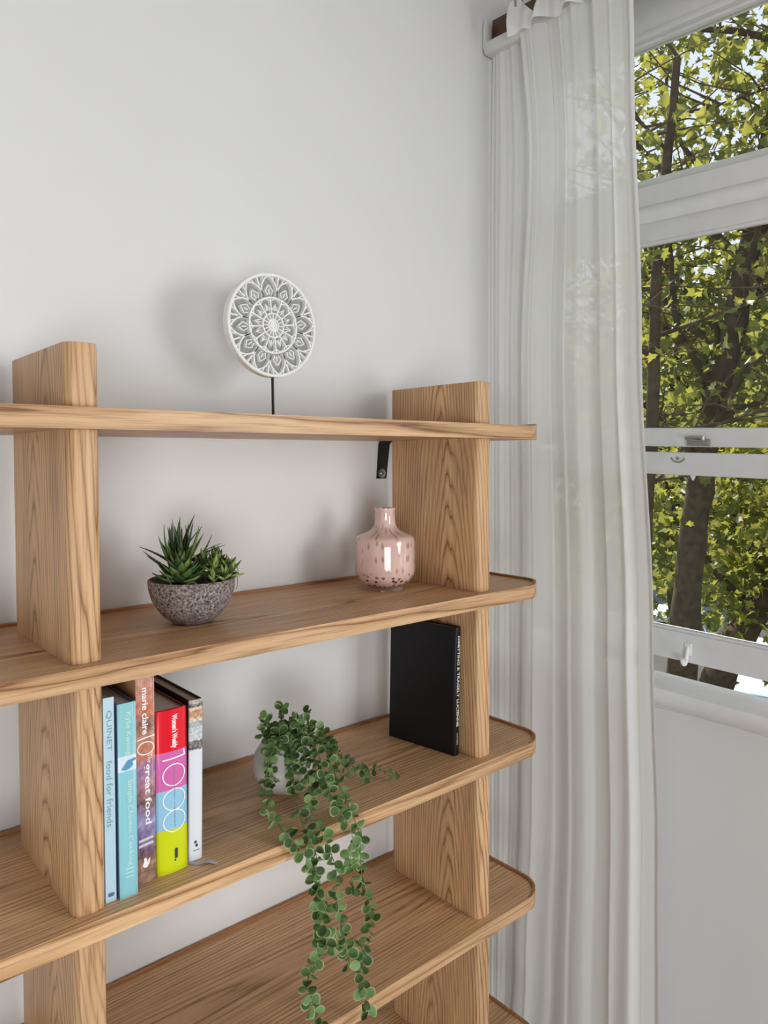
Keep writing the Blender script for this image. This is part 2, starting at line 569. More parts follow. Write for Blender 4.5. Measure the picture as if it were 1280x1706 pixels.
M_rosette = leaf_mat('rosette_leaf', [(0.0, srgb(42, 66, 38)), (0.6, srgb(72, 102, 52)), (1.0, srgb(108, 132, 66))], 0.0, rough=0.35,
                     edge=srgb(80, 74, 40))
M_stonecrop = leaf_mat('stonecrop_leaf', [(0.0, srgb(42, 66, 34)), (0.6, srgb(100, 124, 56)), (1.0, srgb(168, 176, 106))], 0.0, rough=0.4)

def spine_mat(name, h, stops, interp='CONSTANT', rough=0.35, blotch=None):
    m, nt, b = new_mat(name)
    q = NB(nt)
    t = q.n('ShaderNodeTexCoord')
    sp = q.n('ShaderNodeSeparateXYZ')
    nt.links.new(t.outputs['Object'], sp.inputs[0])
    f = q.math('DIVIDE', sp.outputs[2], h)
    if blotch:
        n = q.noise(t.outputs['Object'], blotch[0], 4, 0.6)
        f2 = q.math('ADD', f, q.math('MULTIPLY', q.math('SUBTRACT', n, 0.5), blotch[1]))
        c = q.ramp(f2, stops, interp)
        n2 = q.noise(t.outputs['Object'], blotch[0] * 1.7, 3, 0.6)
        c = q.mix(blotch[2], c, q.ramp(n2, blotch[3]))
        lim = blotch[4] if len(blotch) > 4 else None
        if lim:
            c = q.mix(q.math('GREATER_THAN', f, lim[0]), lim[1], c)
    else:
        c = q.ramp(f, stops, interp)
    nt.links.new(c, b.inputs['Base Color'])
    b.inputs['Roughness'].default_value = rough
    return m

# ------------------------------------------------------------------ setting
FLOOR, CEIL, WALL_Y = -0.85, 2.36, 0.005
RX0, RY0 = -3.2, -4.2

bm = bmesh.new()
box(bm, RX0, 1.46, WALL_Y, WALL_Y + 0.2, FLOOR - 0.1, CEIL + 0.1)
tag(obj('wall_back', bm, M_wall), 'pale grey painted plaster wall behind the oak shelves', kind='structure')
bm = bmesh.new()
box(bm, RX0, 1.46, RY0, WALL_Y + 0.2, CEIL, CEIL + 0.12)
tag(obj('ceiling', bm, M_ceil), 'ceiling greyed to cut bounced light', kind='structure')
bm = bmesh.new()                   # unseen wall; its opening is invented to go with the fill lamp
box(bm, RX0, -2.8, RY0 - 0.15, RY0, FLOOR - 0.1, CEIL + 0.1)
box(bm, -0.7, 1.46, RY0 - 0.15, RY0, FLOOR - 0.1, CEIL + 0.1)
box(bm, -2.8, -0.7, RY0 - 0.15, RY0, 1.2, CEIL + 0.1)
box(bm, -2.8, -0.7, RY0 - 0.15, RY0, FLOOR - 0.1, FLOOR)
tag(obj('wall_front', bm, M_far_wall), 'unseen wall behind the viewer, darkened to cut bounced light', kind='structure')
# left wall, out of view, with a wide opening added to admit sky fill
bm = bmesh.new()
box(bm, RX0 - 0.15, RX0, RY0 - 0.15, -2.6, FLOOR - 0.1, CEIL + 0.1)
box(bm, RX0 - 0.15, RX0, -0.9, WALL_Y + 0.2, FLOOR - 0.1, CEIL + 0.1)
box(bm, RX0 - 0.15, RX0, -2.6, -0.9, 1.55, CEIL + 0.1)
box(bm, RX0 - 0.15, RX0, -2.6, -0.9, FLOOR - 0.1, 0.1)
tag(obj('wall_left', bm, M_far_wall), 'darkened wall with a wide opening added for fill light on the left, out of view', kind='structure')
# floor: boards laid side by side
fl = empty('floor', (0, 0, FLOOR))
tag(fl, 'oak floorboards under the shelves', kind='structure')
bm = bmesh.new()
box(bm, RX0, 1.46, RY0, WALL_Y + 0.2, -0.1, -0.015)
obj('subfloor', bm, M_floor, fl)
bm = bmesh.new()
box(bm, -0.064, 0.064, RY0, WALL_Y, -0.015, 0, 0.0012, 1)
plank = obj('floorboard', bm, M_floor, fl, loc=(RX0 + 0.065, 0, 0))
k = 1
while RX0 + 0.065 + 0.13 * k < 1.33:
    share('floorboard', plank.data, fl, (RX0 + 0.065 + 0.13 * k, 0, 0), (0, 0, 0))
    k += 1

# window wall: runs towards the viewer, turned a degree and a half, its joinery a little out of level as in an old house
WZ = 0.0
wroot = Matrix.Translation((1.34, 0, 0)) @ Matrix.Rotation(math.radians(1.5), 4, 'Z')
wtilt = wroot @ Matrix.Translation((0, -0.44, 0.9)) @ Matrix.Rotation(math.radians(1.72), 4, 'X') @ Matrix.Translation((0, 0.44, -0.9))
# in window coordinates: x = depth outward from the wall face (0), y along the wall (negative to the viewer), z up
WY0, WY1 = -0.035, -3.1          # opening
WTOP, WBOT = 2.045, 0.305
bm = bmesh.new()
box(bm, 0, 0.16, RY0, 0.06, FLOOR - 0.1, WBOT)                 # below
box(bm, 0, 0.16, RY0, 0.06, WTOP, CEIL + 0.1)                 # above
box(bm, 0, 0.16, WY0, 0.06, WBOT, WTOP)                        # corner side
box(bm, 0, 0.16, RY0, WY1, WBOT, WTOP)                        # far side
o = obj('wall_right', bm, M_wall)
o.matrix_world = wroot
tag(o, 'white painted wall below and around the window', kind='structure')

win = bpy.data.objects.new('window_1', None)
C.objects.link(win)
win.matrix_world = wtilt
tag(win, 'white painted sash window with transom light over two sashes', kind='structure')

def wbar(name, x0, x1, z0, z1, y0=WY0, y1=WY1, bev=0.003, mat=None):
    b_ = bmesh.new()
    box(b_, x0, x1, y1, y0, z0, z1, bev)
    return obj(name, b_, mat or M_gloss, win, smooth=30)

# outer frame
wbar('frame_head', 0.014, 0.045, 1.937, 2.06, bev=0.002)
wbar('head_casing', -0.006, 0.016, 1.9435, 1.962, bev=0.003)
wbar('head_lining', -0.001, 0.03, 1.958, 2.06, bev=0.001)
wbar('jamb', 0.0, 0.15, 0.33, 2.045, WY0, WY0 - 0.03)
wbar('jamb', 0.0, 0.15, 0.33, 2.045, WY1 + 0.03, WY1)
JY0, JY1 = WY0 - 0.03, WY1 + 0.03
wbar('mullion', 0.01, 0.14, 0.36, 1.95, -1.50, -1.62)
# transom light
wbar('top_stile', 0.020, 0.045, 1.62, 1.955, JY0, JY0 - 0.045)
wbar('top_stile', 0.020, 0.045, 1.62, 1.955, JY1 + 0.045, JY1)
wbar('pane', 0.030, 0.035, 1.60, 1.96, JY0 - 0.03, JY1 + 0.03, 0, M_glass)
wbar('transom_rail', 0.040, 0.10, 1.535, 1.620, JY0, JY1)
# rounded ledge
bm = bmesh.new()
pr = [(0.05, 1.551), (0.034, 1.5505), (0.027, 1.546), (0.022, 1.537), (0.021, 1.526), (0.024, 1.516), (0.032, 1.5085), (0.05, 1.508)]
vs = [[bm.verts.new((x, y, z)) for x, z in pr] for y in (JY0, JY1)]
for i in range(len(pr)):
    j = (i + 1) % len(pr)
    bm.faces.new((vs[0][i], vs[0][j], vs[1][j], vs[1][i]))
bm.faces.new(vs[0]); bm.faces.new(list(reversed(vs[1])))
obj('transom_ledge', bm, M_gloss, win, smooth=40)
wbar('transom_fascia', 0.045, 0.07, 1.464, 1.515, JY0, JY1)
wbar('transom_bead', 0.048, 0.062, 1.4545, 1.4665, JY0, JY1, 0.004)
# upper sash (outer track)
wbar('upper_stile', 0.07, 0.10, 0.95, 1.48, JY0, JY0 - 0.05)
wbar('upper_stile', 0.07, 0.10, 0.95, 1.48, JY1 + 0.05, JY1)
wbar('upper_meeting_rail', 0.07, 0.10, 0.950, 0.997, JY0, JY1)
wbar('upper_top_rail', 0.07, 0.10, 1.48, 1.52, JY0, JY1)
wbar('pane', 0.083, 0.088, 0.98, 1.50, JY0 - 0.03, JY1 + 0.03, 0, M_glass)
# lower sash (inner track), standing a little open
wbar('lower_stile', 0.05, 0.078, 0.42, 0.935, JY0, JY0 - 0.05)
wbar('lower_stile', 0.05, 0.078, 0.42, 0.935, JY1 + 0.05, JY1)
wbar('lower_meeting_rail', 0.05, 0.078, 0.880, 0.936, JY0, JY1)
wbar('lower_bottom_rail', 0.045, 0.078, 0.421, 0.492, JY0, JY1)
wbar('glazing_bead', 0.052, 0.074, 0.488, 0.4985, JY0 - 0.04, JY1 + 0.04, 0.002)
wbar('pane', 0.062, 0.067, 0.47, 0.90, JY0 - 0.03, JY1 + 0.03, 0, M_glass)
# sash latch on the upper meeting rail
bm = bmesh.new()
YC = -0.53
box(bm, 0.061, 0.0705, YC - 0.028, YC + 0.028, 0.9525, 0.969, 0.002)
box(bm, 0.052, 0.064, YC - 0.018, YC + 0.020, 0.9635, 0.9675, 0.001)
tube(bm, [(0.060, YC - 0.012, 0.966), (0.060, YC - 0.012, 0.975)], 0.006, 12)
tube(bm, [(0.058, YC - 0.012, 0.972), (0.050, YC + 0.012, 0.973), (0.048, YC + 0.026, 0.971)], [0.004, 0.003, 0.004], 8)
la = obj('latch', bm, M_steel, win, smooth=40)
tag(la, 'metal sash latch')
bm = bmesh.new()
tube(bm, [(0.0495, -0.487 + 0.017 * math.cos(a), 0.925 + 0.013 * math.sin(a)) for a in [PI * (1.05 + 0.9 * i / 10) for i in range(11)]], 0.0022, 8)
tube(bm, [(0.047, -0.487, 0.921), (0.0505, -0.487, 0.921)], 0.004, 10)
obj('latch_keeper', bm, M_steel, win, smooth=40)
# finger lift hook on the bottom rail
bm = bmesh.new()
tube(bm, smooth_path([(0.046, -0.534, 0.462), (0.040, -0.534, 0.452), (0.036, -0.534, 0.432), (0.030, -0.534, 0.421), (0.020, -0.534, 0.424), (0.014, -0.534, 0.437)], 4), 0.005, 10)
box(bm, 0.041, 0.046, -0.543, -0.525, 0.440, 0.470, 0.002)
obj('sash_lift', bm, M_gloss, win, smooth=50)
# second small catch under the meeting rail
bm = bmesh.new()
tube(bm, [(0.058, -0.523, 0.881), (0.058, -0.523, 0.868)], [0.008, 0.002], 8)
obj('sash_peg', bm, M_white_metal, win)
# inner stool and bullnose
bm = bmesh.new()
pr = [(0.15, 0.318), (0.085, 0.352), (0.066, 0.372), (0.055, 0.379), (0.0, 0.374), (-0.033, 0.370), (-0.040, 0.367), (-0.043, 0.360), (-0.043, 0.344), (-0.038, 0.331),
      (-0.026, 0.321), (-0.010, 0.317), (0.0, 0.316), (0.004, 0.296), (0.15, 0.290)]
vs = [[bm.verts.new((x, y, z)) for x, z in pr] for y in (WY0 + 0.02, WY1 - 0.05)]
for i in range(len(pr)):
    j = (i + 1) % len(pr)
    bm.faces.new((vs[0][i], vs[0][j], vs[1][j], vs[1][i]))
bm.faces.new(vs[0]); bm.faces.new(list(reversed(vs[1])))
obj('window_sill', bm, M_gloss, win, smooth=35)

# baseboard
bm = bmesh.new()
box(bm, RX0, 1.335, WALL_Y - 0.004, WALL_Y, FLOOR, FLOOR + 0.09, 0.001)
tag(obj('baseboard_back', bm, M_gloss), 'white skirting along the wall behind the shelves', kind='structure')

# ------------------------------------------------------------------ bookshelf
Z = [0.9949, 0.6331, 0.2714, -0.0857, -0.4440, -0.8020]
TH, LIP = 0.0304, 0.0052
XL, XR, YF, YB = -0.1698, 1.0598, -0.350, 0.0
UT, UW = 0.0460, 0.8440
YUF, YUB, ZT = -0.3290, -0.0470, 1.0862
shelf = empty('bookshelf', (0, 0, FLOOR))
tag(shelf, 'tall open oak bookshelf with rounded shelves and two slab uprights', 'bookshelf')
dz = -FLOOR
def rim_path(off):
    x0, x1, y0, y1 = XL + off, XR - off, YF + off, YB - off
    r = 0.062 - off
    pts = []
    for i in range(13):       # front-left corner, from front to side
        a = 1.5 * PI - 0.5 * PI * i / 12
        pts.append((x0 + r + r * math.cos(a), y0 + r + r * math.sin(a)))
    for i in range(7):
        a = PI - 0.5 * PI * i / 6
        pts.append((x0 + r + r * math.cos(a), y1 - r + r * math.sin(a)))
    for i in range(7):
        a = 0.5 * PI - 0.5 * PI * i / 6
        pts.append((x1 - r + r * math.cos(a), y1 - r + r * math.sin(a)))
    for i in range(13):
        a = -0.5 * PI * i / 12
        pts.append((x1 - r + r * math.cos(a), y0 + r + r * math.sin(a)))
    return pts
for k, z in enumerate(Z):
    bm = bmesh.new()
    prism(bm, round_rect(XL, XR, YF, YB, (0.062, 0.062, 0.062, 0.062), 10), -TH, 0, 0.0022, 2)
    o = obj('shelf_board', bm, M_wood_x, shelf, smooth=40, loc=(0, 0, z + dz))
    # raised rim round the sides and the back, fading out at the front corners
    bm = bmesh.new()
    po, pi_ = rim_path(0.0003), rim_path(0.0065)
    n = len(po)
    q_ = []
    for i in range(n):
        f = min(1.0, min(i, n - 1 - i) / 7.0)
        h = 0.0003 + LIP * (f * f * (3 - 2 * f))
        q_.append([bm.verts.new((*po[i], -0.004)), bm.verts.new((*po[i], h)), bm.verts.new((*pi_[i], h)), bm.verts.new((*pi_[i], -0.001))])
    for a, b in zip(q_[:-1], q_[1:]):
        for j in range(4):
            bm.faces.new((a[j], a[(j + 1) % 4], b[(j + 1) % 4], b[j]))
    bm.faces.new(q_[0]); bm.faces.new(list(reversed(q_[-1])))
    obj('shelf_rim', bm, M_rim, o, smooth=40)
segs = [(Z[0], ZT)] + [(Z[i + 1], Z[i] - TH) for i in range(5)] + [(FLOOR, Z[5] - TH)]
for x0 in (0.0, UW):
    for z0, z1 in segs:
        bm = bmesh.new()
        prism(bm, round_rect(0, UT, YUF, YUB, (0.013, 0.013, 0.010, 0.010), 8), 0, z1 - z0, 0.0012, 2)
        obj('upright_panel', bm, M_wood_z, shelf, smooth=40, loc=(x0, 0, z0 + dz))

# anti-tip strap screwed to the wall
st = empty('anti_tip_strap', (0.857, WALL_Y, 0.872))
tag(st, 'black anti-tip strap screwed to the wall under the top shelf', 'strap')
bm = bmesh.new()
pth = [(0.0, 0.0), (0.085, -0.004), (0.0945, -0.012), (0.0925, -0.03)]
w0, w1 = 0.0155, 0.0175
va = []
for i, (zz, yy) in enumerate(pth):
    xs = 0.007 * min(1, zz / 0.09)
    w = w0 + (w1 - w0) * min(1, zz / 0.09)
    ny, nz = ((-0.003, 0) if i < 1 else (-0.003, 0.0) if i < 2 else (-0.002, -0.002) if i == 2 else (0, -0.003))
    va.append([bm.verts.new((xs - w, yy, zz)), bm.verts.new((xs + w, yy, zz)), bm.verts.new((xs + w, yy + ny, zz + nz)), bm.verts.new((xs - w, yy + ny, zz + nz))])
for a, b in zip(va[:-1], va[1:]):
    for j in range(4):
        bm.faces.new((a[j], a[(j + 1) % 4], b[(j + 1) % 4], b[j]))
bm.faces.new(va[0]); bm.faces.new(list(reversed(va[-1])))
obj('strap_band', bm, M_black, st)
bm = bmesh.new()
lathe(bm, [(0.0115, 0), (0.0115, 0.0015), (0.0095, 0.0022)], 24)
wsh = obj('washer', bm, M_steel, st, smooth=40, loc=(0.0, -0.0032, 0.013), rot=(PI / 2, 0, 0))
bm = bmesh.new()
lathe(bm, [(0.0055, 0.0015), (0.0055, 0.003), (0.0040, 0.0045), (0.001, 0.005)], 16)
obj('screw_head', bm, M_steel, wsh, smooth=40)
bm = bmesh.new()
box(bm, -0.004, 0.004, -0.0006, 0.0006, 0.0046, 0.0052)
box(bm, -0.0006, 0.0006, -0.004, 0.004, 0.0046, 0.0052)
obj('screw_slot', bm, M_dark_metal, wsh)

# ------------------------------------------------------------------ carved disc ornament
orn = empty('carved_disc_ornament', (0.447, -0.15, Z[0]))
tag(orn, 'round white carved mandala disc on a thin black stand on the top shelf', 'ornament')
bm = bmesh.new()
box(bm, -0.04, 0.04, -0.03, 0.03, 0.0, 0.008, 0.0015)
obj('stand_base', bm, M_dark_metal, orn, smooth=40)
bm = bmesh.new()
tube(bm, [(0, 0, 0.006), (-0.0012, 0, 0.096)], 0.0029, 10)
obj('stand_rod', bm, M_dark_metal, orn, smooth=60)
DR = 0.1005
disc = bpy.data.objects.new('disc', None)
bm = bmesh.new()
prof = [(DR - 0.001, -0.009), (DR, -0.008), (DR, 0.008), (DR - 0.0015, 0.0095), (DR - 0.0055, 0.0095), (DR - 0.0065, 0.008), (DR - 0.0065, 0.0)]
lathe(bm, prof, 96, cap=False)
lathe(bm, [(0.0005, -0.009), (DR - 0.001, -0.009)], 96, cap=False)
disc = obj('disc_rim', bm, M_carved, orn, smooth=35, loc=(-0.003, 0, 0.1866), rot=(PI / 2, 0, 0))
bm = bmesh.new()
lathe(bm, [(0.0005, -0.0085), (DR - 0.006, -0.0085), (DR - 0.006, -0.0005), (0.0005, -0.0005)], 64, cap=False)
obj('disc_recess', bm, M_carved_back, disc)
def pol(r, a): return (r * math.cos(a), r * math.sin(a))
def ring_pts(r, n=64): return [pol(r, 2 * PI * i / n) for i in range(n)]
ZB, ZC = -0.001, 0.0085
bm = bmesh.new()
strip(bm, ring_pts(0.0535), 0.0048, ZB, ZC, True)
strip(bm, ring_pts(0.0232), 0.0044, ZB, ZC, True)
obj('carved_ring', bm, M_carved, disc, smooth=40)
bm = bmesh.new()
for r in (0.0115, 0.006):
    strip(bm, ring_pts(r, 32), 0.0036, ZB, ZC + 0.0004, True)
lathe(bm, [(0.0115, ZB), (0.0115, 0.0062), (0.0005, 0.0066)], 24, cap=False)
for i in range(16):
    a = 2 * PI * i / 16
    strip(bm, [pol(0.012, a), pol(0.022, a)], 0.0030, ZB, ZC - 0.001)
obj('carved_rosette', bm, M_carved, disc, smooth=40)
bm = bmesh.new()
NP = 12
for i in range(NP):
    a = 2 * PI * (i + 0.25) / NP
    h = PI / NP
    # inner band: spokes with scalloped arches
    strip(bm, [pol(0.0245, a), pol(0.0525, a)], 0.0040, ZB, ZC - 0.0006)
    strip(bm, [pol(0.046 + 0.006 * math.cos(2 * (t - 0.5) * PI * 0.5), a + 2 * h * t) for t in [j / 8 for j in range(9)]], 0.0030, ZB, ZC - 0.0012)
    strip(bm, [pol(0.030, a + 0.35 * h), pol(0.042, a + h), pol(0.030, a + 1.65 * h)], 0.0030, ZB, ZC - 0.0012)
    strip(bm, [pol(0.029, a + h), pol(0.0385, a + h)], 0.0034, ZB, ZC - 0.002)
obj('carved_petals', bm, M_carved, disc, smooth=40)
bm = bmesh.new()
for i in range(NP):
    a = 2 * PI * (i + 0.25) / NP
    h = PI / NP
    # outer band: pointed lotus petals, crossing lattice and little diamonds
    for s in (-1, 1):
        strip(bm, [pol(0.056 + 0.039 * t, a + s * h * (1.02 * math.sin(min(1, 1.15 * (1 - t)) * PI * 0.5) ** 0.8) * (1 if t < 0.98 else 0)) for t in [j / 9 for j in range(10)]], 0.0042, ZB, ZC)
        strip(bm, [pol(0.058, a + s * 0.25 * h), pol(0.067, a + s * 0.5 * h), pol(0.078, a)], 0.0032, ZB, ZC - 0.0012)
        strip(bm, [pol(0.072, a + s * h), pol(0.083, a + s * 0.62 * h), pol(0.0945, a + s * 0.45 * h)], 0.0032, ZB, ZC - 0.0012)
    strip(bm, [pol(0.060, a), pol(0.070, a)], 0.0036, ZB, ZC - 0.002)
    strip(bm, [pol(0.078, a + h), pol(0.0945, a + h)], 0.0044, ZB, ZC - 0.001)
obj('carved_lattice', bm, M_carved, disc, smooth=40)

# ------------------------------------------------------------------ pink vase
vs_ = empty('pink_vase', (0.7268, -0.1609, Z[1]))
tag(vs_, 'pink glass bottle vase with dark speckles on the second shelf', 'vase')
prof = [(0.002, 0.0085), (0.034, 0.0085), (0.041, 0.0105), (0.050, 0.0155), (0.059, 0.0235), (0.0645, 0.034), (0.0662, 0.045), (0.0662, 0.098),
        (0.0655, 0.110), (0.0625, 0.1165), (0.056, 0.1205), (0.046, 0.1245), (0.036, 0.129), (0.0285, 0.1345), (0.0242, 0.142), (0.0228, 0.150),
        (0.0226, 0.176), (0.0236, 0.1785), (0.0232, 0.1800), (0.0205, 0.1798), (0.0196, 0.176), (0.0196, 0.146), (0.030, 0.132), (0.055, 0.116), (0.061, 0.10), (0.061, 0.045), (0.045, 0.018), (0.002, 0.014)]
bm = bmesh.new()
lathe(bm, prof, 64, cap=False)
obj('vase_body', bm, M_vase, vs_, smooth=60)
bm = bmesh.new()
lathe(bm, [(0.030, 0.0), (0.0395, 0.0), (0.0405, 0.0015), (0.0405, 0.0085), (0.039, 0.0098), (0.030, 0.0098)], 64, cap=False)
obj('glass_foot', bm, M_foot, vs_, smooth=40)

# ------------------------------------------------------------------ succulent bowl
sb = empty('succulent_planter', (0.256, -0.181, Z[1]))
tag(sb, 'speckled grey stone bowl planted with succulents on the second shelf', 'plant')
bm = bmesh.new()
prof = [(0.002, 0.0), (0.030, 0.0), (0.036, 0.003), (0.049, 0.013), (0.060, 0.026), (0.0685, 0.042), (0.0735, 0.058), (0.0755, 0.073),
        (0.0755, 0.0765), (0.0735, 0.0785), (0.0705, 0.0775), (0.069, 0.068), (0.050, 0.062), (0.002, 0.062)]
lathe(bm, prof, 64, cap=False)
for v in bm.verts:
    d = mnoise.noise(v.co * 60) * 0.0010
    v.co += Vector((v.co.x, v.co.y, 0)).normalized() * d if v.co.xy.length > 0.01 else Vector((0, 0, 0))
obj('stone_bowl', bm, M_stone, sb, smooth=60)
bm = bmesh.new()
lathe(bm, [(0.0695, 0.060), (0.0695, 0.070), (0.045, 0.0745), (0.001, 0.076)], 40, cap=False)
for v in bm.verts: v.co.z += mnoise.noise(v.co * 90) * 0.003
obj('soil', bm, M_soil, sb, smooth=60)

def blade(name, L, W, T, mat, curl=0.25, n=7, tip=0.02, belly=0.35):
    """a fleshy leaf along +x, cupped, thick, with a pointed tip; z up"""
    b_ = bmesh.new()
    rows = []
    for i in range(n + 1):
        t = i / n
        w = W * (math.sin(PI * min(1, (t * (1 - belly) * 0 + t)) ** belly) if False else (min(1, (t + 0.25) ** 0.5 * 1.15) * (1 - t ** 2.2) + tip * t))
        x = L * (t - 0.5 * curl * t * t * 0.3)
        z = L * curl * t * t
        th = T * (1 - 0.85 * t)
        rows.append([b_.verts.new((x, -w / 2, z + th * 0.9)), b_.verts.new((x, 0, z + th * 0.45)), b_.verts.new((x, w / 2, z + th * 0.9)),
                     b_.verts.new((x, w * 0.28, z - th * 0.5)), b_.verts.new((x, -w * 0.28, z - th * 0.5))])
    for a, b in zip(rows[:-1], rows[1:]):
        for j in range(5):
            b_.faces.new((a[j], a[(j + 1) % 5], b[(j + 1) % 5], b[j]))
    b_.faces.new(rows[0]); b_.faces.new(list(reversed(rows[-1])))
    bmesh.ops.recalc_face_normals(b_, faces=b_.faces[:])
    me = bpy.data.meshes.new(name)
    b_.to_mesh(me); b_.free()
    finish(me, mat, 180)
    return me
rs = random.Random(5)
me_spike = [blade('spiky_leaf', 1.0, 0.15, 0.05, M_spiky, c, 9) for c in (0.10, 0.38, -0.30)]
sc_ = Vector((-0.012, 0.020, 0.080))
for i in range(40):
    t = i / 39
    az = i * 2.39996 + rs.uniform(-0.2, 0.2)
    el = math.radians(84 - 62 * t ** 0.85 + rs.uniform(-5, 5))
    L = rs.uniform(0.070, 0.088) * (1.0 + 0.05 * (1 - t))
    o = share('spiky_leaf', rs.choice(me_spike), sb, sc_ + Vector((rs.uniform(-.005, .005), rs.uniform(-.005, .005), 0.018 * (1 - t))), (rs.uniform(-.3, .3), -el, az), (L, L * 0.85, L))
me_ros = blade('rosette_leaf', 1.0, 0.66, 0.13, M_rosette, 0.28, 7, 0.03)
rc = Vector((-0.034, -0.026, 0.094))
bm = bmesh.new()
tube(bm, [rc + Vector((0.003, 0, -0.034)), rc + Vector((0, 0, 0.006))], [0.008, 0.006], 8)
obj('rosette_stem', bm, M_rosette, sb, smooth=60)
for i in range(46):
    t = i / 45
    az = i * 2.39996
    el = math.radians(84 - 82 * t ** 0.8)
    L = 0.028 + 0.022 * t ** 0.7 + rs.uniform(-.002, .002)
    share('rosette_leaf', me_ros, sb, rc + Vector((0, 0, 0.010 * (1 - t) - 0.018 * t)), (0, -el, az), (L, L * 0.85, L))
me_sto = blade('stonecrop_leaf', 1.0, 0.70, 0.2, M_stonecrop, 0.2, 5, 0.08)
for c_i, (cx, cy, cz, n, L0) in enumerate(((0.026, -0.034, 0.094, 24, 0.019), (0.020, -0.004, 0.100, 18, 0.020), (0.044, -0.014, 0.102, 24, 0.021),
                                           (0.056, -0.032, 0.088, 18, 0.022), (0.012, -0.056, 0.078, 14, 0.015), (0.052, 0.014, 0.096, 18, 0.021), (0.038, -0.050, 0.080, 16, 0.017))):
    bm = bmesh.new()
    tube(bm, [(cx * 0.9, cy * 0.9, 0.064), (cx, cy, cz)], 0.0025, 6)
    obj('stonecrop_stem', bm, M_stonecrop, sb, smooth=60)
    for i in range(n):
        t = i / (n - 1)
        az = i * 2.39996 + c_i
        el = math.radians(75 - 80 * t + rs.uniform(-12, 12))
        L = L0 * rs.uniform(0.95, 1.45)
        share('stonecrop_leaf', me_sto, sb, (cx, cy, cz + 0.006 - 0.014 * t), (rs.uniform(-.4, .4), -el, az), (L, L * 0.7, L))
for pts in ([(0.066, 0.01, 0.074), (0.078, 0.005, 0.086), (0.088, 0.0, 0.080), (0.090, -0.002, 0.060), (0.087, -0.003, 0.048)],
            [(0.060, -0.012, 0.080), (0.072, -0.016, 0.098), (0.080, -0.018, 0.094), (0.083, -0.018, 0.078)],
            [(-0.05, -0.03, 0.070), (-0.062, -0.034, 0.092), (-0.072, -0.036, 0.100)],
            [(-0.04, -0.045, 0.072), (-0.030, -0.066, 0.082), (-0.016, -0.076, 0.068)]):
    bm = bmesh.new()
    p = smooth_path(pts, 5)
    tube(bm, p, [0.0013 * (1 - 0.6 * i / len(p)) for i in range(len(p))], 6)
    obj('tendril', bm, plain('tendril_green', srgb(110, 120, 92), 0.6), sb, smooth=60)

# ------------------------------------------------------------------ trailing plant
tp = empty('trailing_plant', (0.449, -0.172, Z[2]))
tag(tp, 'trailing button-leaf plant in a round white pot spilling over the third shelf', 'plant')
PR = 0.0585
bm = bmesh.new()
prof = [(0.002, 0.0)]
for i in range(15):
    a = math.radians(-62 + 118 * i / 14)
    prof.append((PR * math.cos(a), 0.0515 + PR * math.sin(a)))
prof += [(prof[-1][0] - 0.003, prof[-1][1] + 0.001), (prof[-1][0] - 0.006, prof[-1][1] - 0.008), (0.002, prof[-1][1] - 0.010)]
lathe(bm, prof, 56, cap=False)
obj('round_pot', bm, M_whitepot, tp, smooth=60)
bm = bmesh.new()
lathe(bm, [(0.0275, 0.091), (0.02, 0.094), (0.001, 0.096)], 24, cap=False)
obj('soil', bm, M_soil, tp, smooth=60)

def oval_leaf(name, n, cup):
    b_ = bmesh.new()
    c0 = b_.verts.new((0.0, 0, 0))
    c1 = b_.verts.new((0.5, 0, -cup * 0.6))
    rim = []
    for i in range(n):
        a = PI + 2 * PI * (i + 0.5) / n
        x = 0.52 + 0.5 * math.cos(a)
        y = 0.43 * math.sin(a) * (1 + 0.12 * math.cos(a))
        rim.append(b_.verts.new((x, y, cup * (abs(y) * 1.1) + 0.06 * math.sin(3 * a) * 0.3)))
    for i in range(n - 1):
        b_.faces.new((c1, rim[i], rim[i + 1]))
    b_.faces.new((c1, rim[-1], c0)); b_.faces.new((c1, c0, rim[0]))
    me = bpy.data.meshes.new(name)
    b_.to_mesh(me); b_.free()
    finish(me, M_vine_leaf, 180)
    return me
me_oval = [oval_leaf('leaf', 14, c) for c in (0.25, -0.18, 0.45)]
rv = random.Random(11)
o0 = Vector((0.449, -0.172, Z[2]))
mouth = Vector((0.449, -0.172, Z[2] + 0.098))
def W(*a): return Vector(a) - o0
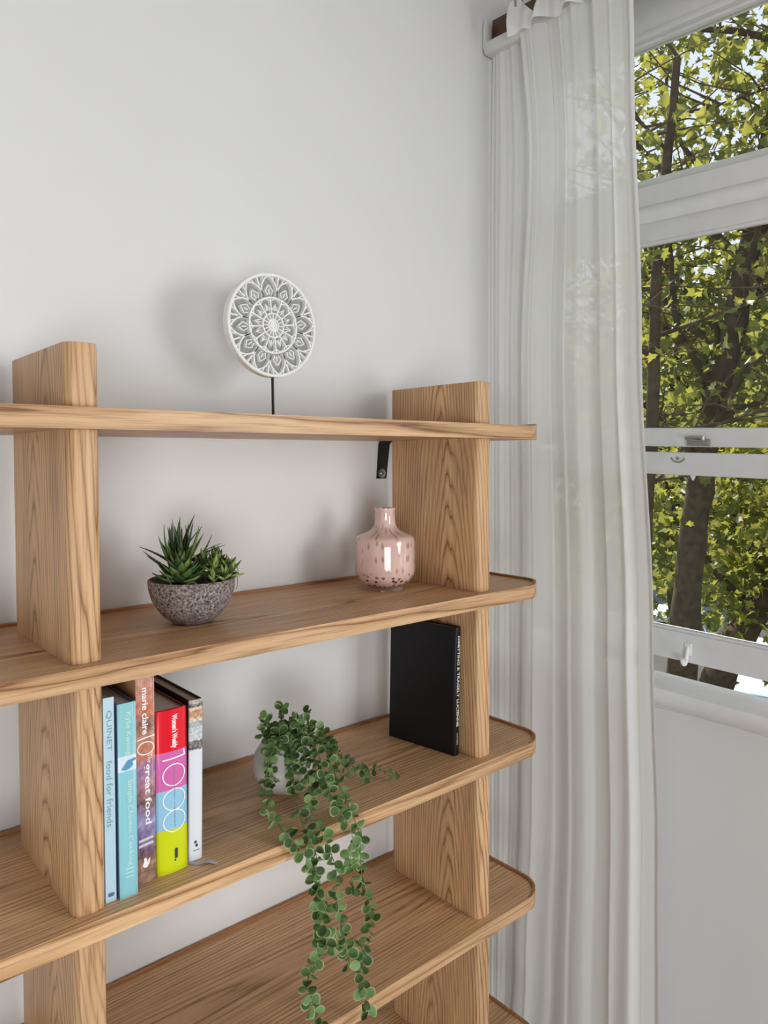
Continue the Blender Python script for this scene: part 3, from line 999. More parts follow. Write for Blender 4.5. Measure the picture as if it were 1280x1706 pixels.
strands = [
    # hanging strands: world points from the pot mouth out over the shelf's front edge and down
    [(0.440, -0.180, 0.372), (0.395, -0.225, 0.385), (0.350, -0.270, 0.352), (0.330, -0.310, 0.318), (0.340, -0.350, 0.290), (0.356, -0.372, 0.262),
     (0.372, -0.380, 0.228), (0.380, -0.382, 0.173), (0.386, -0.384, 0.109), (0.376, -0.384, 0.073), (0.358, -0.384, 0.039), (0.370, -0.384, -0.006), (0.388, -0.384, -0.06)],
    [(0.448, -0.185, 0.372), (0.440, -0.245, 0.392), (0.420, -0.300, 0.345), (0.396, -0.350, 0.300), (0.404, -0.378, 0.262), (0.419, -0.384, 0.211), (0.418, -0.386, 0.158),
     (0.434, -0.386, 0.094), (0.446, -0.386, 0.026)],
    [(0.458, -0.180, 0.372), (0.485, -0.240, 0.385), (0.480, -0.300, 0.335), (0.470, -0.350, 0.300), (0.474, -0.380, 0.256), (0.472, -0.386, 0.212), (0.478, -0.388, 0.156), (0.497, -0.388, 0.096),
     (0.474, -0.388, 0.05), (0.476, -0.388, -0.008), (0.487, -0.388, -0.076)],
    [(0.445, -0.180, 0.372), (0.420, -0.245, 0.372), (0.392, -0.300, 0.325), (0.374, -0.350, 0.292), (0.381, -0.380, 0.248), (0.374, -0.384, 0.207), (0.390, -0.386, 0.137), (0.398, -0.386, 0.072)],
    [(0.455, -0.185, 0.372), (0.462, -0.260, 0.380), (0.452, -0.320, 0.318), (0.446, -0.365, 0.295), (0.452, -0.388, 0.262), (0.446, -0.390, 0.215), (0.450, -0.392, 0.165)],
    # along the shelf to the right
    [(0.460, -0.165, 0.372), (0.515, -0.190, 0.372), (0.555, -0.215, 0.325), (0.585, -0.235, 0.294), (0.610, -0.262, 0.293), (0.628, -0.292, 0.292), (0.634, -0.308, 0.288)],
    [(0.460, -0.175, 0.372), (0.500, -0.215, 0.372), (0.535, -0.245, 0.322), (0.556, -0.262, 0.296), (0.580, -0.275, 0.290)],
    # short ones: crown and pot front
    [(0.440, -0.175, 0.372), (0.400, -0.200, 0.400), (0.385, -0.225, 0.378), (0.380, -0.240, 0.345), (0.377, -0.250, 0.320)],
    [(0.445, -0.165, 0.372), (0.420, -0.165, 0.408), (0.395, -0.170, 0.424)],
    [(0.450, -0.160, 0.372), (0.455, -0.160, 0.415), (0.450, -0.170, 0.436)],
    [(0.455, -0.175, 0.372), (0.480, -0.185, 0.412), (0.505, -0.190, 0.415)],
    [(0.448, -0.185, 0.372), (0.438, -0.215, 0.402), (0.425, -0.242, 0.376), (0.418, -0.252, 0.340), (0.414, -0.262, 0.310)],
    [(0.445, -0.170, 0.372), (0.425, -0.195, 0.412), (0.410, -0.222, 0.402), (0.402, -0.240, 0.372)],
    [(0.450, -0.170, 0.372), (0.455, -0.200, 0.415), (0.455, -0.230, 0.402), (0.452, -0.248, 0.375), (0.448, -0.258, 0.345)],
    [(0.455, -0.170, 0.372), (0.490, -0.200, 0.398), (0.515, -0.225, 0.375), (0.525, -0.245, 0.340)],
    [(0.445, -0.165, 0.372), (0.405, -0.180, 0.402), (0.388, -0.200, 0.395)],
    [(0.455, -0.185, 0.372), (0.470, -0.220, 0.396), (0.472, -0.244, 0.360), (0.470, -0.255, 0.325), (0.466, -0.280, 0.298)],
]
spots_ = []
for si, pts in enumerate(strands):
    p = smooth_path([W(*q) for q in pts], 6)
    bm = bmesh.new()
    tube(bm, p, [0.0011 * (1 - 0.5 * i / len(p)) for i in range(len(p))], 5)
    obj('stem', bm, M_vine_stem, tp, smooth=60)
    # arc length walk
    acc, nxt = 0.0, rv.uniform(0.004, 0.010)
    tot = sum((b - a).length for a, b in zip(p[:-1], p[1:]))
    flip = 0
    for a, b in zip(p[:-1], p[1:]):
        sl = (b - a).length
        while nxt < acc + sl:
            t = (nxt - acc) / sl
            c = a.lerp(b, t)
            d = (b - a).normalized()
            frac = nxt / tot
            side = d.cross(Vector((0.45, -0.85, 0.15)))
            side.normalize()
            rot0 = rv.uniform(-0.7, 0.7) + flip * 1.2
            flip = 1 - flip
            for s in (-1, 1):
                if rv.random() < 0.10: continue
                sd = Matrix.Rotation(rot0, 3, d) @ (side * s)
                dirv = (sd * 0.9 + d * rv.uniform(-0.1, 0.5) + Vector((0, 0, rv.uniform(-0.25, 0.15)))).normalized()
                nrm = (Vector((-0.35, -0.72, 0.45)) + Vector((rv.uniform(-1.1, 1.1), rv.uniform(-.9, .9), rv.uniform(-.9, .9))))
                yv = nrm.cross(dirv).normalized()
                zv = dirv.cross(yv)
                Mx = Matrix((dirv, yv, zv)).transposed()
                L = rv.uniform(0.0125, 0.0200) * (1.0 if si < 5 else 0.92) * (1.12 - 0.3 * frac if si in (5, 6) else 0.86 + 0.26 * frac)
                spots_.append((L, rv.choice(me_oval), Matrix.Translation(c) @ Mx.to_4x4() @ Matrix.Diagonal((L, L, L, 1))))
            nxt += rv.uniform(0.0095, 0.0150) * (0.75 if si >= 7 else 1.0)
        acc += sl
spots_.sort(key=lambda t: -t[0])
for L, me, Mx in spots_[:300]:
    lf = bpy.data.objects.new('leaf', me)
    lf.matrix_local = Mx
    link(lf, tp)
bm = bmesh.new()
for L, me, Mx in spots_[300:]:
    b2 = bmesh.new()
    b2.from_mesh(me)
    join(bm, b2, Mx)
o = obj('small_leaves', bm, leaf_mat('small_trailing_leaf', [(0.0, srgb(48, 74, 38)), (0.5, srgb(74, 106, 54)), (1.0, srgb(120, 152, 96))], 0.15, (0.3, 0.5, 0.15, 1), 0.55, True), tp, smooth=180)
o['kind'] = 'stuff'

# ------------------------------------------------------------------ books
def text_mesh(s, size, bold=0.0):
    cu = bpy.data.curves.new('lettering', 'FONT')
    cu.body = s
    cu.size = size
    cu.align_x = 'LEFT'
    cu.align_y = 'CENTER'
    cu.extrude = 0.0001
    cu.offset = bold
    cu.resolution_u = 3
    tmp = bpy.data.objects.new('lettering', cu)
    C.objects.link(tmp)
    dg = bpy.context.evaluated_depsgraph_get()
    me = bpy.data.meshes.new_from_object(tmp.evaluated_get(dg))
    bpy.data.objects.remove(tmp)
    return me

def spine_text(parent, s, x, z_top, length, cap, mat, y=-0.0004, name='title_lettering', bold=0):
    """text running down the spine (top of the letters to +x), fitted to length; x = centre line"""
    me = text_mesh(s, 1.0, bold)
    xs = [v.co.x for v in me.vertices]
    ys = [v.co.y for v in me.vertices]
    w = max(xs) - min(xs); h = max(ys) - min(ys)
    x0 = min(xs); ymid = (max(ys) + min(ys)) / 2
    for v in me.vertices:
        u = (v.co.x - x0) / w * length
        t = (v.co.y - ymid) / h * cap
        v.co = (x + t, y + v.co.z * 0.5, z_top - u)
    me.materials.append(mat)
    o = bpy.data.objects.new(name, me)
    return link(o, parent)

def book(name, label, x, y, z, th, dep, h, spine_m, cover_m, rotz=0, lean=0, bulge=0.0, board=0.0022, inset=0.004, group='cookbooks on the third shelf'):
    """local frame: x thickness, y depth (0 = spine face), z height; origin at the spine's lower left corner"""
    r = empty(name, (x, y, z), rot=(0, lean, rotz))
    tag(r, label, 'book', group)
    bm = bmesh.new()
    n = 10
    pts = [(th * i / n, -bulge * math.sin(PI * i / n)) for i in range(n + 1)]
    pts = [(0, 0.003)] + pts + [(th, 0.003)]
    prism(bm, pts, 0, h, 0.0004, 1)
    obj('spine', bm, spine_m, r, smooth=50)
    for x0 in (0.0, th - board):
        bm = bmesh.new()
        box(bm, x0, x0 + board, 0.003, dep, 0, h, 0.0005, 1)
        obj('cover_board', bm, cover_m, r)
    bm = bmesh.new()
    box(bm, board, th - board, 0.003, dep - inset, inset * 0.6, h - inset)
    obj('page_block', bm, M_page, r)
    return r

z3 = Z[2]
# thin pale blue book
M_b1 = spine_mat('pale_blue_spine', 0.304, [(0.0, srgb(178, 208, 222)), (1.0, srgb(188, 214, 226))], 'LINEAR')
b1 = book('book', 'slim pale blue cookbook, leftmost against the upright', 0.0475, -0.3187, z3, 0.0158, 0.23, 0.303, M_b1, plain('pale_cover', srgb(150, 166, 178), 0.5), board=0.0006)
spine_text(b1, 'QUINET', 0.0079, 0.284, 0.060, 0.0085, M_green_print)
spine_text(b1, 'food for friends', 0.0079, 0.210, 0.098, 0.0088, M_green_print)
bm = bmesh.new()
prism(bm, round_rect(0.0035, 0.0125, 0.008, 0.0135, (0.0015,) * 4, 3), 0, 0.0004)
o = obj('publisher_mark', bm, M_navy, b1, loc=(0, 0, 0), rot=(PI / 2, 0, 0))
# teal book
M_b2 = spine_mat('teal_spine', 0.292, [(0.0, srgb(136, 196, 206)), (0.12, srgb(140, 200, 210)), (0.645, srgb(210, 228, 238)), (0.725, srgb(140, 198, 204))], 'CONSTANT')
b2 = book('book.001', 'teal and navy cookbook with a fish band on its spine', 0.0667, -0.3235, z3, 0.0272, 0.24, 0.291, M_b2, M_navy)
spine_text(b2, 'Kylie Kwong', 0.0150, 0.277, 0.064, 0.0100, M_pale_print)
spine_text(b2, 'Simple Chinese Cooking', 0.0165, 0.175, 0.128, 0.0092, M_pale_print)
bm = bmesh.new()
fish = [(0.004, 0.193), (0.010, 0.200), (0.014, 0.205), (0.020, 0.206), (0.026, 0.2075), (0.0262, 0.203), (0.021, 0.202), (0.0225, 0.197), (0.017, 0.192), (0.011, 0.191)]
vv = [bm.verts.new((x, -0.0005, z)) for x, z in fish]
bm.faces.new(vv)
obj('fish_print', bm, plain('fish_blue', srgb(84, 150, 184), 0.5), b2)
bm = bmesh.new()
for i in range(3):
    box(bm, 0.009, 0.021, -0.0006, -0.0001, 0.030 + 0.006 * i, 0.0312 + 0.006 * i)
obj('publisher_mark', bm, M_pale_print, b2)
# collage book
M_b3 = spine_mat('collage_spine', 0.322, [(0.0, srgb(132, 112, 92)), (0.10, srgb(122, 104, 88)), (0.13, srgb(58, 56, 72)), (0.20, srgb(92, 98, 150)), (0.30, srgb(138, 150, 208)),
                                          (0.38, srgb(62, 56, 66)), (0.47, srgb(176, 132, 150)), (0.55, srgb(140, 116, 178)), (0.61, srgb(198, 118, 84)), (0.70, srgb(192, 128, 96)),
                                          (0.76, srgb(92, 66, 58)), (0.82, srgb(204, 112, 72)), (0.93, srgb(206, 142, 124)), (1.0, srgb(206, 164, 150))], 'LINEAR', 0.35,
                 (55, 0.10, 0.30, [(0.35, srgb(84, 52, 46)), (0.5, srgb(190, 120, 100)), (0.68, srgb(236, 206, 190))]))
b3 = book('book.002', 'tall photo-collage cookbook between the teal and the striped one', 0.1016, -0.3048, z3, 0.0292, 0.24, 0.322, M_b3, plain('tan_cover', srgb(190, 150, 110), 0.5))
spine_text(b3, 'marie claire', 0.0145, 0.302, 0.072, 0.0100, M_white_print, bold=0.02)
spine_text(b3, 'great food', 0.0165, 0.184, 0.094, 0.0130, M_white_print, bold=0.02)
spine_text(b3, 'The', 0.0205, 0.199, 0.014, 0.007, M_white_print)
def ellipse_ring(parent, cx, cz, rx, rz, w, mat, name='numeral', y=-0.0006, n=36, bulge=None):
    b_ = bmesh.new()
    A, B = [], []
    for i in range(n):
        a = 2 * PI * i / n
        for L_, k in ((A, 1.0), (B, 0.0)):
            x = cx + (rx - (1 - k) * w) * math.cos(a)
            zz = cz + (rz - (1 - k) * w) * math.sin(a)
            L_.append(b_.verts.new((x, y - (bulge(x) if bulge else 0), zz)))
    for i in range(n):
        j = (i + 1) % n
        b_.faces.new((A[i], A[j], B[j], B[i]))
    return obj(name, b_, mat, parent)
def bar_print(parent, pts, w, mat, name='numeral', y=-0.0006, bulge=None):
    b_ = bmesh.new()
    p = [Vector((a, c)) for a, c in pts]
    pr_ = []
    for i, v in enumerate(p):
        t = (p[min(i + 1, len(p) - 1)] - p[max(i - 1, 0)]).normalized()
        nn = Vector((-t.y, t.x)) * w / 2
        pr_.append([b_.verts.new((v.x + nn.x, y - (bulge(v.x) if bulge else 0), v.y + nn.y)), b_.verts.new((v.x - nn.x, y - (bulge(v.x) if bulge else 0), v.y - nn.y))])
    for a, b in zip(pr_[:-1], pr_[1:]):
        b_.faces.new((a[0], a[1], b[1], b[0]))
    return obj(name, b_, mat, parent)
bar_print(b3, [(0.001, 0.2225), (0.012, 0.2245), (0.0285, 0.226)], 0.0022, M_white_print)
ellipse_ring(b3, 0.0146, 0.2085, 0.0138, 0.0105, 0.0017, M_white_print)
for zz in (0.0665, 0.0585):
    bar_print(b3, [(0.002, zz), (0.025, zz + 0.002)], 0.0042, plain('lilac_stripe', srgb(206, 200, 212), 0.5), 'stripe_print')
bm = bmesh.new()
vv = [bm.verts.new((x, -0.0006, z)) for x, z in ((0.0075, 0.027), (0.0110, 0.0235), (0.0150, 0.024), (0.0190, 0.031), (0.0195, 0.038), (0.0165, 0.0355), (0.0155, 0.030), (0.0135, 0.039), (0.0095, 0.0385), (0.0100, 0.034))]
bm.faces.new(vv)
obj('publisher_mark', bm, M_white_print, b3)
# striped thick book: red, pink, blue, lime bands
H4, T4, BU = 0.259, 0.0512, 0.0042
M_b4 = spine_mat('striped_spine', H4, [(0.0, srgb(206, 216, 20)), (0.268, srgb(150, 200, 226)), (0.508, srgb(212, 106, 172)), (0.745, srgb(228, 22, 42))], 'CONSTANT', 0.25)
b4 = book('book.003', 'thick cookbook with red, pink, blue and lime spine bands', 0.1328, -0.3030, z3, T4, 0.215, H4, M_b4, plain('dark_red_cover', srgb(120, 22, 34), 0.35), bulge=BU)
bl4 = lambda x: BU * math.sin(PI * min(1, max(0, x / T4)))
me = spine_text(b4, "Women's Weekly", 0.0285, 0.251, 0.053, 0.0125, M_white_print, bold=0.035).data
for v in me.vertices: v.co.y -= bl4(v.co.x) + 0.0002
bar_print(b4, [(0.0095 + 0.0385 * t, 0.181 + 0.002 * t) for t in [i / 10 for i in range(11)]], 0.0023, M_white_print, bulge=bl4)
bar_print(b4, [(0.0470, 0.183), (0.0455, 0.190), (0.0450, 0.1925)], 0.0023, M_white_print, bulge=bl4)
for cz in (0.1555, 0.1165, 0.0825):
    ellipse_ring(b4, 0.0282, cz, 0.0192, 0.0178, 0.0019, M_white_print, bulge=bl4)
me = spine_text(b4, 'best-ever recipes', 0.0282, 0.168, 0.095, 0.0035, plain('faint_print', srgb(150, 130, 170), 0.5)).data
for v in me.vertices: v.co.y -= bl4(v.co.x) + 0.0002
bm = bmesh.new()
for x0, x1, z0, z1 in ((0.0275, 0.0325, 0.022, 0.038),):
    prism(bm, round_rect(x0, x1, z0, z1, (0.001,) * 4, 2), bl4(0.029) + 0.0003, bl4(0.029) + 0.0007)
obj('publisher_mark', bm, M_dark_print, b4, rot=(PI / 2, 0, 0))
bm = bmesh.new()
lathe(bm, [(0.0016, 0), (0.0016, 0.0006), (0.0003, 0.0006)], 12)
obj('publisher_dot', bm, M_dark_print, b4, loc=(0.0285, -bl4(0.0285) - 0.0001, 0.0195), rot=(PI / 2, 0, 0))
# its grey ribbon marker lying out on the shelf
bm = bmesh.new()
rp = smooth_path([(0.046, 0.06, 0.004), (0.054, 0.012, 0.0012), (0.066, -0.008, 0.0008), (0.077, -0.016, 0.0042), (0.088, -0.028, 0.0016)], 4)
rv_ = []
for i, p in enumerate(rp):
    t = (rp[min(i + 1, len(rp) - 1)] - rp[max(i - 1, 0)]); t.z = 0; t.normalize()
    nn = Vector((-t.y, t.x, 0)) * 0.0035
    rv_.append((bm.verts.new(p + nn), bm.verts.new(p - nn)))
for a, b in zip(rv_[:-1], rv_[1:]): bm.faces.new((a[0], a[1], b[1], b[0]))
o = obj('ribbon_marker', bm, M_ribbon, b4)
tag(o, 'grey ribbon marker lying out on the shelf')
# white book with food photos
H5 = 0.262
M_b5 = spine_mat('white_photo_spine', H5, [(0.0, srgb(222, 226, 232)), (0.69, srgb(58, 56, 58)), (0.745, srgb(206, 214, 222)), (0.83, srgb(150, 170, 176)), (0.86, srgb(226, 206, 176)), (0.885, srgb(206, 138, 74)), (0.93, srgb(228, 210, 180)), (0.95, srgb(64, 60, 62)), (0.975, srgb(190, 176, 170))], 'CONSTANT', 0.35,
                 (120, 0.03, 0.35, [(0.35, srgb(60, 60, 62)), (0.5, srgb(190, 180, 172)), (0.65, srgb(240, 240, 240))], (0.685, srgb(222, 226, 232))))
b5 = book('book.004', 'white cookbook with small food photos at the top of its spine', 0.1893, -0.2950, z3, 0.0235, 0.225, H5, M_b5, plain('dark_jacket', srgb(46, 44, 44), 0.35), lean=math.radians(0.9), bulge=0.0015)
bm = bmesh.new()
for x0, x1, z0, z1 in ((0.009, 0.013, 0.028, 0.032), (0.011, 0.015, 0.022, 0.0265), (0.007, 0.018, 0.016, 0.0168)):
    box(bm, x0, x1, -0.0021, -0.0018, z0, z1)
obj('publisher_mark', bm, M_dark_print, b5)

# black book leaning on the right upright
HB = 0.281
bb = book('book.005', 'large black cloth-bound book leaning on the right-hand upright', 0.8165, -0.2835, z3, 0.0185, 0.185, HB, M_black_cover, M_black_cover, rotz=math.radians(8.5), lean=math.radians(1.7), board=0.002, inset=0.003, bulge=0.0035, group='')
spine_text(bb, 'DIMITTING & TRAGELT LUCIENNE', 0.0075, 0.262, 0.198, 0.0085, M_grey_print, y=-0.0039, bold=0.02)
spine_text(bb, 'LANTERN', 0.0075, 0.050, 0.026, 0.0036, M_grey_print, y=-0.0039)

# ------------------------------------------------------------------ curtain and its rail
rail = empty('curtain_rail', (0, 0, 0))
rail.matrix_world = wroot @ Matrix.Translation((0, 0, 2.083)) @ Matrix.Rotation(math.radians(1.72), 4, 'X') @ Matrix.Translation((0, 0, -2.1))
tag(rail, 'dark timber batten and white track above the window holding the curtain', 'curtain rail')
def rbar(name, x0, x1, y0, y1, z0, z1, mat, bev=0.002):
    b_ = bmesh.new()
    box(b_, x0, x1, y0, y1, z0, z1, bev)
    return obj(name, b_, mat, rail, smooth=30)
rbar('timber_batten', -0.082, -0.062, -1.95, -0.006, 2.095, 2.157, M_batten)
bm = bmesh.new()
prism(bm, round_rect(-0.110, -0.064, 2.056, 2.090, (0.010, 0.004, 0.003, 0.006), 5), 0.002, 1.95, 0.001)
o = obj('curtain_track', bm, M_white_metal, rail, smooth=40, rot=(PI / 2, 0, 0))
rbar('wall_bracket', -0.110, -0.090, -0.006, 0.004, 2.070, 2.150, M_white_metal, 0.003)
for yy in (-0.2, -1.0, -1.8):
    rbar('stand_off', -0.063, 0.002, yy - 0.015, yy + 0.015, 2.10, 2.15, M_white_metal)

cur = empty('sheer_curtain', (1.235, -0.25, FLOOR + 0.02))
tag(cur, 'white sheer voile curtain hanging beside the window', 'curtain')
def lerp(tab, z):
    for (z0, a), (z1, b) in zip(tab[:-1], tab[1:]):
        if z <= z1:
            t = max(0, (z - z0) / (z1 - z0))
            t = t * t * (3 - 2 * t)
            return a + (b - a) * t
    return tab[-1][1]
YLt = [(-0.85, -0.012), (0.6, -0.010), (0.8, -0.010), (1.6, -0.006), (2.2, -0.014)]
YBt = [(-0.85, -0.080), (-0.45, -0.110), (0.0, -0.132), (0.6, -0.136), (1.2, -0.130), (1.7, -0.155), (2.2, -0.115)]   # where the front layer starts
YRt = [(-0.85, -0.542), (-0.53, -0.540), (0.0, -0.536), (0.5, -0.520), (1.2, -0.486), (1.86, -0.462), (2.2, -0.45)]
NU, NZ = 260, 130
ZTOP, ZBOT = 2.040, FLOOR + 0.012
def fold(u, z):
    h = (z - ZBOT) / (ZTOP - ZBOT)
    w = u + 0.022 * math.sin(2.3 * h + 5 * u) + 0.010 * math.sin(5.3 * h + 9 * u)
    def ridge(t, k):           # rounded valleys with a tighter crest
        c = math.sin(2 * PI * t)
        return (math.exp(k * c) - math.exp(-k)) / (math.exp(k) - math.exp(-k)) * 2 - 1
    s = 0.85 * ridge(3.1 * w + 0.10 * h + 0.30, 1.3)
    s += 0.45 * ridge(5.7 * w - 0.16 * h + 0.05, 1.0) * (0.5 + 0.5 * math.sin(2 * PI * (1.7 * u + 0.25 * h)))
    s += 0.16 * ridge(9.4 * w + 0.12 * h, 0.6)
    s += 0.14 * h ** 3 * math.sin(2 * PI * (19 * u + 0.3 * h))
    return s
UB = 0.20
def curtain_pt(u, z, off=0.0):
    h = (z - ZBOT) / (ZTOP - ZBOT)
    yl, yb, yr = lerp(YLt, z), lerp(YBt, z), lerp(YRt, z)
    A = 0.0125 * (0.8 + 0.4 * (1 - h))
    if u < UB:                     # single flat layer set back against the track
        t = u / UB
        x = 1.256 + 0.0035 * math.sin(2 * PI * (2.6 * t + 0.2 * h)) + 0.0015 * math.sin(2 * PI * 7 * t)
        y = yl + (yb - 0.012 - yl) * t
        return Vector((x, y, z))
    t = (u - UB) / (1 - UB)
    k = min(1, t / 0.03)           # the front layer doubles back over it
    y = yb + (yr - yb) * t + 0.005 * math.sin(2 * PI * (7 * t + 0.2 * h)) * min(1, (1 - t) / 0.06)
    y -= 0.012 * (1 - k)
    env = min(1, t / 0.04) * min(1, (1 - t) / 0.05 + 0.15)
    x = 1.256 - 0.024 * k * (2 - k) + A * fold(t, z) * env
    return Vector((x - off, y, z))
cl = Vector(cur.location)
bm = bmesh.new()
rows = []
for j in range(NZ + 1):
    z = ZBOT + (ZTOP - ZBOT) * j / NZ
    rows.append([bm.verts.new(curtain_pt(i / NU, z) - cl) for i in range(NU + 1)])
for a, b in zip(rows[:-1], rows[1:]):
    for i in range(NU):
        bm.faces.new((a[i], a[i + 1], b[i + 1], b[i]))
obj('voile_panel', bm, M_sheer, cur, smooth=180)
bm = bmesh.new()                   # doubled side hem along the free edge
rows = []
for j in range(NZ + 1):
    z = ZBOT + (ZTOP - ZBOT) * j / NZ
    rows.append([bm.verts.new(curtain_pt(0.925 + 0.0745 * i / 14, z, 0.0016) - cl) for i in range(15)])
for a, b in zip(rows[:-1], rows[1:]):
    for i in range(14):
        bm.faces.new((a[i], a[i + 1], b[i + 1], b[i]))
obj('side_hem', bm, M_sheer, cur, smooth=180)
# heading: doubled cloth that hangs in scallops from hooks in front of track and batten
bm = bmesh.new()
rows = []
hooks = [-0.137, -0.245, -0.35, -0.455]
for j in range(15):
    v = j / 14
    row = []
    for i in range(NU + 1):
        y = -0.118 + (-0.47 + 0.118) * i / NU
        dmin = min(abs(y - hk) for hk in hooks)
        sag = 0.062 * (min(1, dmin / 0.054)) ** 0.9
        top = 2.125 - sag
        bot = 2.028 + 0.006 * math.sin(31 * y + 1) + 0.006 * math.sin(77 * y)
        x = 1.205 + 0.010 * math.sin(70 * y) * (1 - 0.5 * v) + 0.006 * math.sin(131 * y + 2 * v) - 0.004 * math.sin(PI * v)
        row.append(bm.verts.new(Vector((x, y, bot + (top - bot) * v)) - cl))
    rows.append(row)
for a, b in zip(rows[:-1], rows[1:]):
    for i in range(NU):
        bm.faces.new((a[i], a[i + 1], b[i + 1], b[i]))
obj('curtain_heading', bm, M_sheer, cur, smooth=180)
for hk in hooks:
    bm = bmesh.new()
    tube(bm, smooth_path([(1.203, hk, 2.098), (1.201, hk, 2.128), (1.213, hk, 2.142), (1.228, hk, 2.130), (1.240, hk, 2.088)], 4), 0.0028, 8)
    o = obj('curtain_hook', bm, M_steel, cur, smooth=60, loc=-cl)

# ------------------------------------------------------------------ outdoors
GZ = -6.0
bm = bmesh.new()
box(bm, 1.6, 90, -50, 80, GZ - 0.3, GZ)
tag(obj('ground', bm, M_lawn), 'lawn verge below the window', kind='structure')
bm = bmesh.new()
d_ = Vector((0.90, 0.43, 0)).normalized()
n_ = Vector((-d_.y, d_.x, 0))
def rect(bm, c, hl, hw, z0, z1):
    v = []
    for z in (z0, z1):
        for a, b in ((-1, -1), (1, -1), (1, 1), (-1, 1)):
            p = Vector(c) + n_ * a * hl + d_ * b * hw
            v.append(bm.verts.new((p.x, p.y, z)))
    for f in ((3, 2, 1, 0), (4, 5, 6, 7), (0, 1, 5, 4), (1, 2, 6, 5), (2, 3, 7, 6), (3, 0, 4, 7)):
        bm.faces.new([v[i] for i in f])
rect(bm, (27.0, 11.0, 0), 45, 7.5, GZ, GZ + 0.03)
tag(obj('road', bm, M_road), 'grey street with parked cars beyond the tree trunks', kind='structure')

def car(label, loc, rotz, col, group='cars parked on the street'):
    r = empty('car', loc, rot=(0, 0, rotz))
    tag(r, label, 'car', group)
    paint = plain('car_paint', col, 0.25, spec=0.6, coat=0.5)
    # side profile (x along the car, z up), widened into a body
    def body(prof, ws, mat, nm):
        b_ = bmesh.new()
        rows = []
        for (x, z), w in zip(prof, ws):
            rows.append((b_.verts.new((x, -w, z)), b_.verts.new((x, w, z))))
        n = len(rows)
        for i in range(n):
            a, b = rows[i], rows[(i + 1) % n]
            b_.faces.new((a[0], b[0], b[1], a[1]))
        b_.faces.new([a[0] for a in rows]); b_.faces.new([a[1] for a in reversed(rows)])
        bmesh.ops.bevel(b_, geom=b_.edges[:], offset=0.04, segments=2, affect='EDGES', clamp_overlap=True)
        return obj(nm, b_, mat, r, smooth=40)
    body([(-2.1, 0.28), (-2.15, 0.62), (-2.05, 0.88), (-1.2, 0.95), (1.0, 0.95), (1.95, 0.80), (2.15, 0.60), (2.12, 0.28)], [0.86, 0.88, 0.86, 0.88, 0.88, 0.84, 0.84, 0.86], paint, 'car_body')
    body([(-1.75, 0.92), (-1.25, 1.36), (0.25, 1.38), (1.05, 0.93)], [0.80, 0.70, 0.70, 0.80], M_carglass, 'cabin_glass')
    body([(-1.30, 1.345), (-1.22, 1.43), (0.20, 1.45), (0.30, 1.36)], [0.71, 0.66, 0.66, 0.71], paint, 'roof_panel')
    for x in (-1.3, 1.35):
        for s in (-1, 1):
            b_ = bmesh.new()
            lathe(b_, [(0.05, -0.1), (0.30, -0.1), (0.32, -0.07), (0.32, 0.07), (0.30, 0.1), (0.05, 0.1)], 20)
            w = obj('wheel', b_, M_tyre, r, smooth=40, loc=(x, s * 0.80, 0.32), rot=(PI / 2, 0, 0))
            b_ = bmesh.new()
            lathe(b_, [(0.19, -0.105), (0.19, 0.105)], 16)
            obj('hubcap', b_, M_chrome, w, smooth=40)
    for s in (-1, 1):
        b_ = bmesh.new()
        box(b_, 2.05, 2.16, s * 0.62 - 0.16, s * 0.62 + 0.16, 0.60, 0.74, 0.02)
        obj('headlight', b_, M_chrome, r)
    b_ = bmesh.new()
    box(b_, 2.10, 2.19, -0.80, 0.80, 0.34, 0.46, 0.02)
    obj('bumper', b_, M_tyre, r)
    return r
car('white car glimpsed beside the curtain edge above the bottom rail', (28.5, 14.0, GZ + 0.03), 3.6, srgb(214, 226, 240))
car('dark grey car parked beyond the middle trunk', (27.0, 11.0, GZ + 0.03), 3.7, srgb(60, 68, 76))
car('pale blue car seen through the gap under the raised sash', (21.6, 7.4, GZ + 0.03), 3.4, srgb(196, 214, 240))

# trees ------------------------------------------------------------
LEAF = np.array([(0, 0), (0.16, -0.20), (0.10, -0.46), (0.40, -0.34), (0.62, -0.52), (0.62, -0.24), (1.0, 0.0),
                 (0.62, 0.24), (0.62, 0.52), (0.40, 0.34), (0.10, 0.46), (0.16, 0.20)], float)
LV = np.zeros((12, 3)); LV[:, :2] = LEAF; LV[:, 2] = np.abs(LEAF[:, 1]) * 0.35 - 0.12 * LEAF[:, 0] ** 2
LF = [(0, 1, 2, 3, 4, 5, 6), (0, 6, 7, 8, 9, 10, 11)]
def leaf_frames(rng, P, size):
    n = len(P)
    d = rng.normal(size=(n, 3)); d[:, 2] -= 0.5
    d /= np.linalg.norm(d, axis=1, keepdims=True)
    up_ = rng.normal(size=(n, 3)) * 0.7 + np.array((-0.25, -0.1, 0.75))
    y = np.cross(up_, d); y /= np.linalg.norm(y, axis=1, keepdims=True)
    z = np.cross(d, y)
    s = size * rng.uniform(0.6, 1.25, size=(n, 1))
    return d * s, y * s, z * s
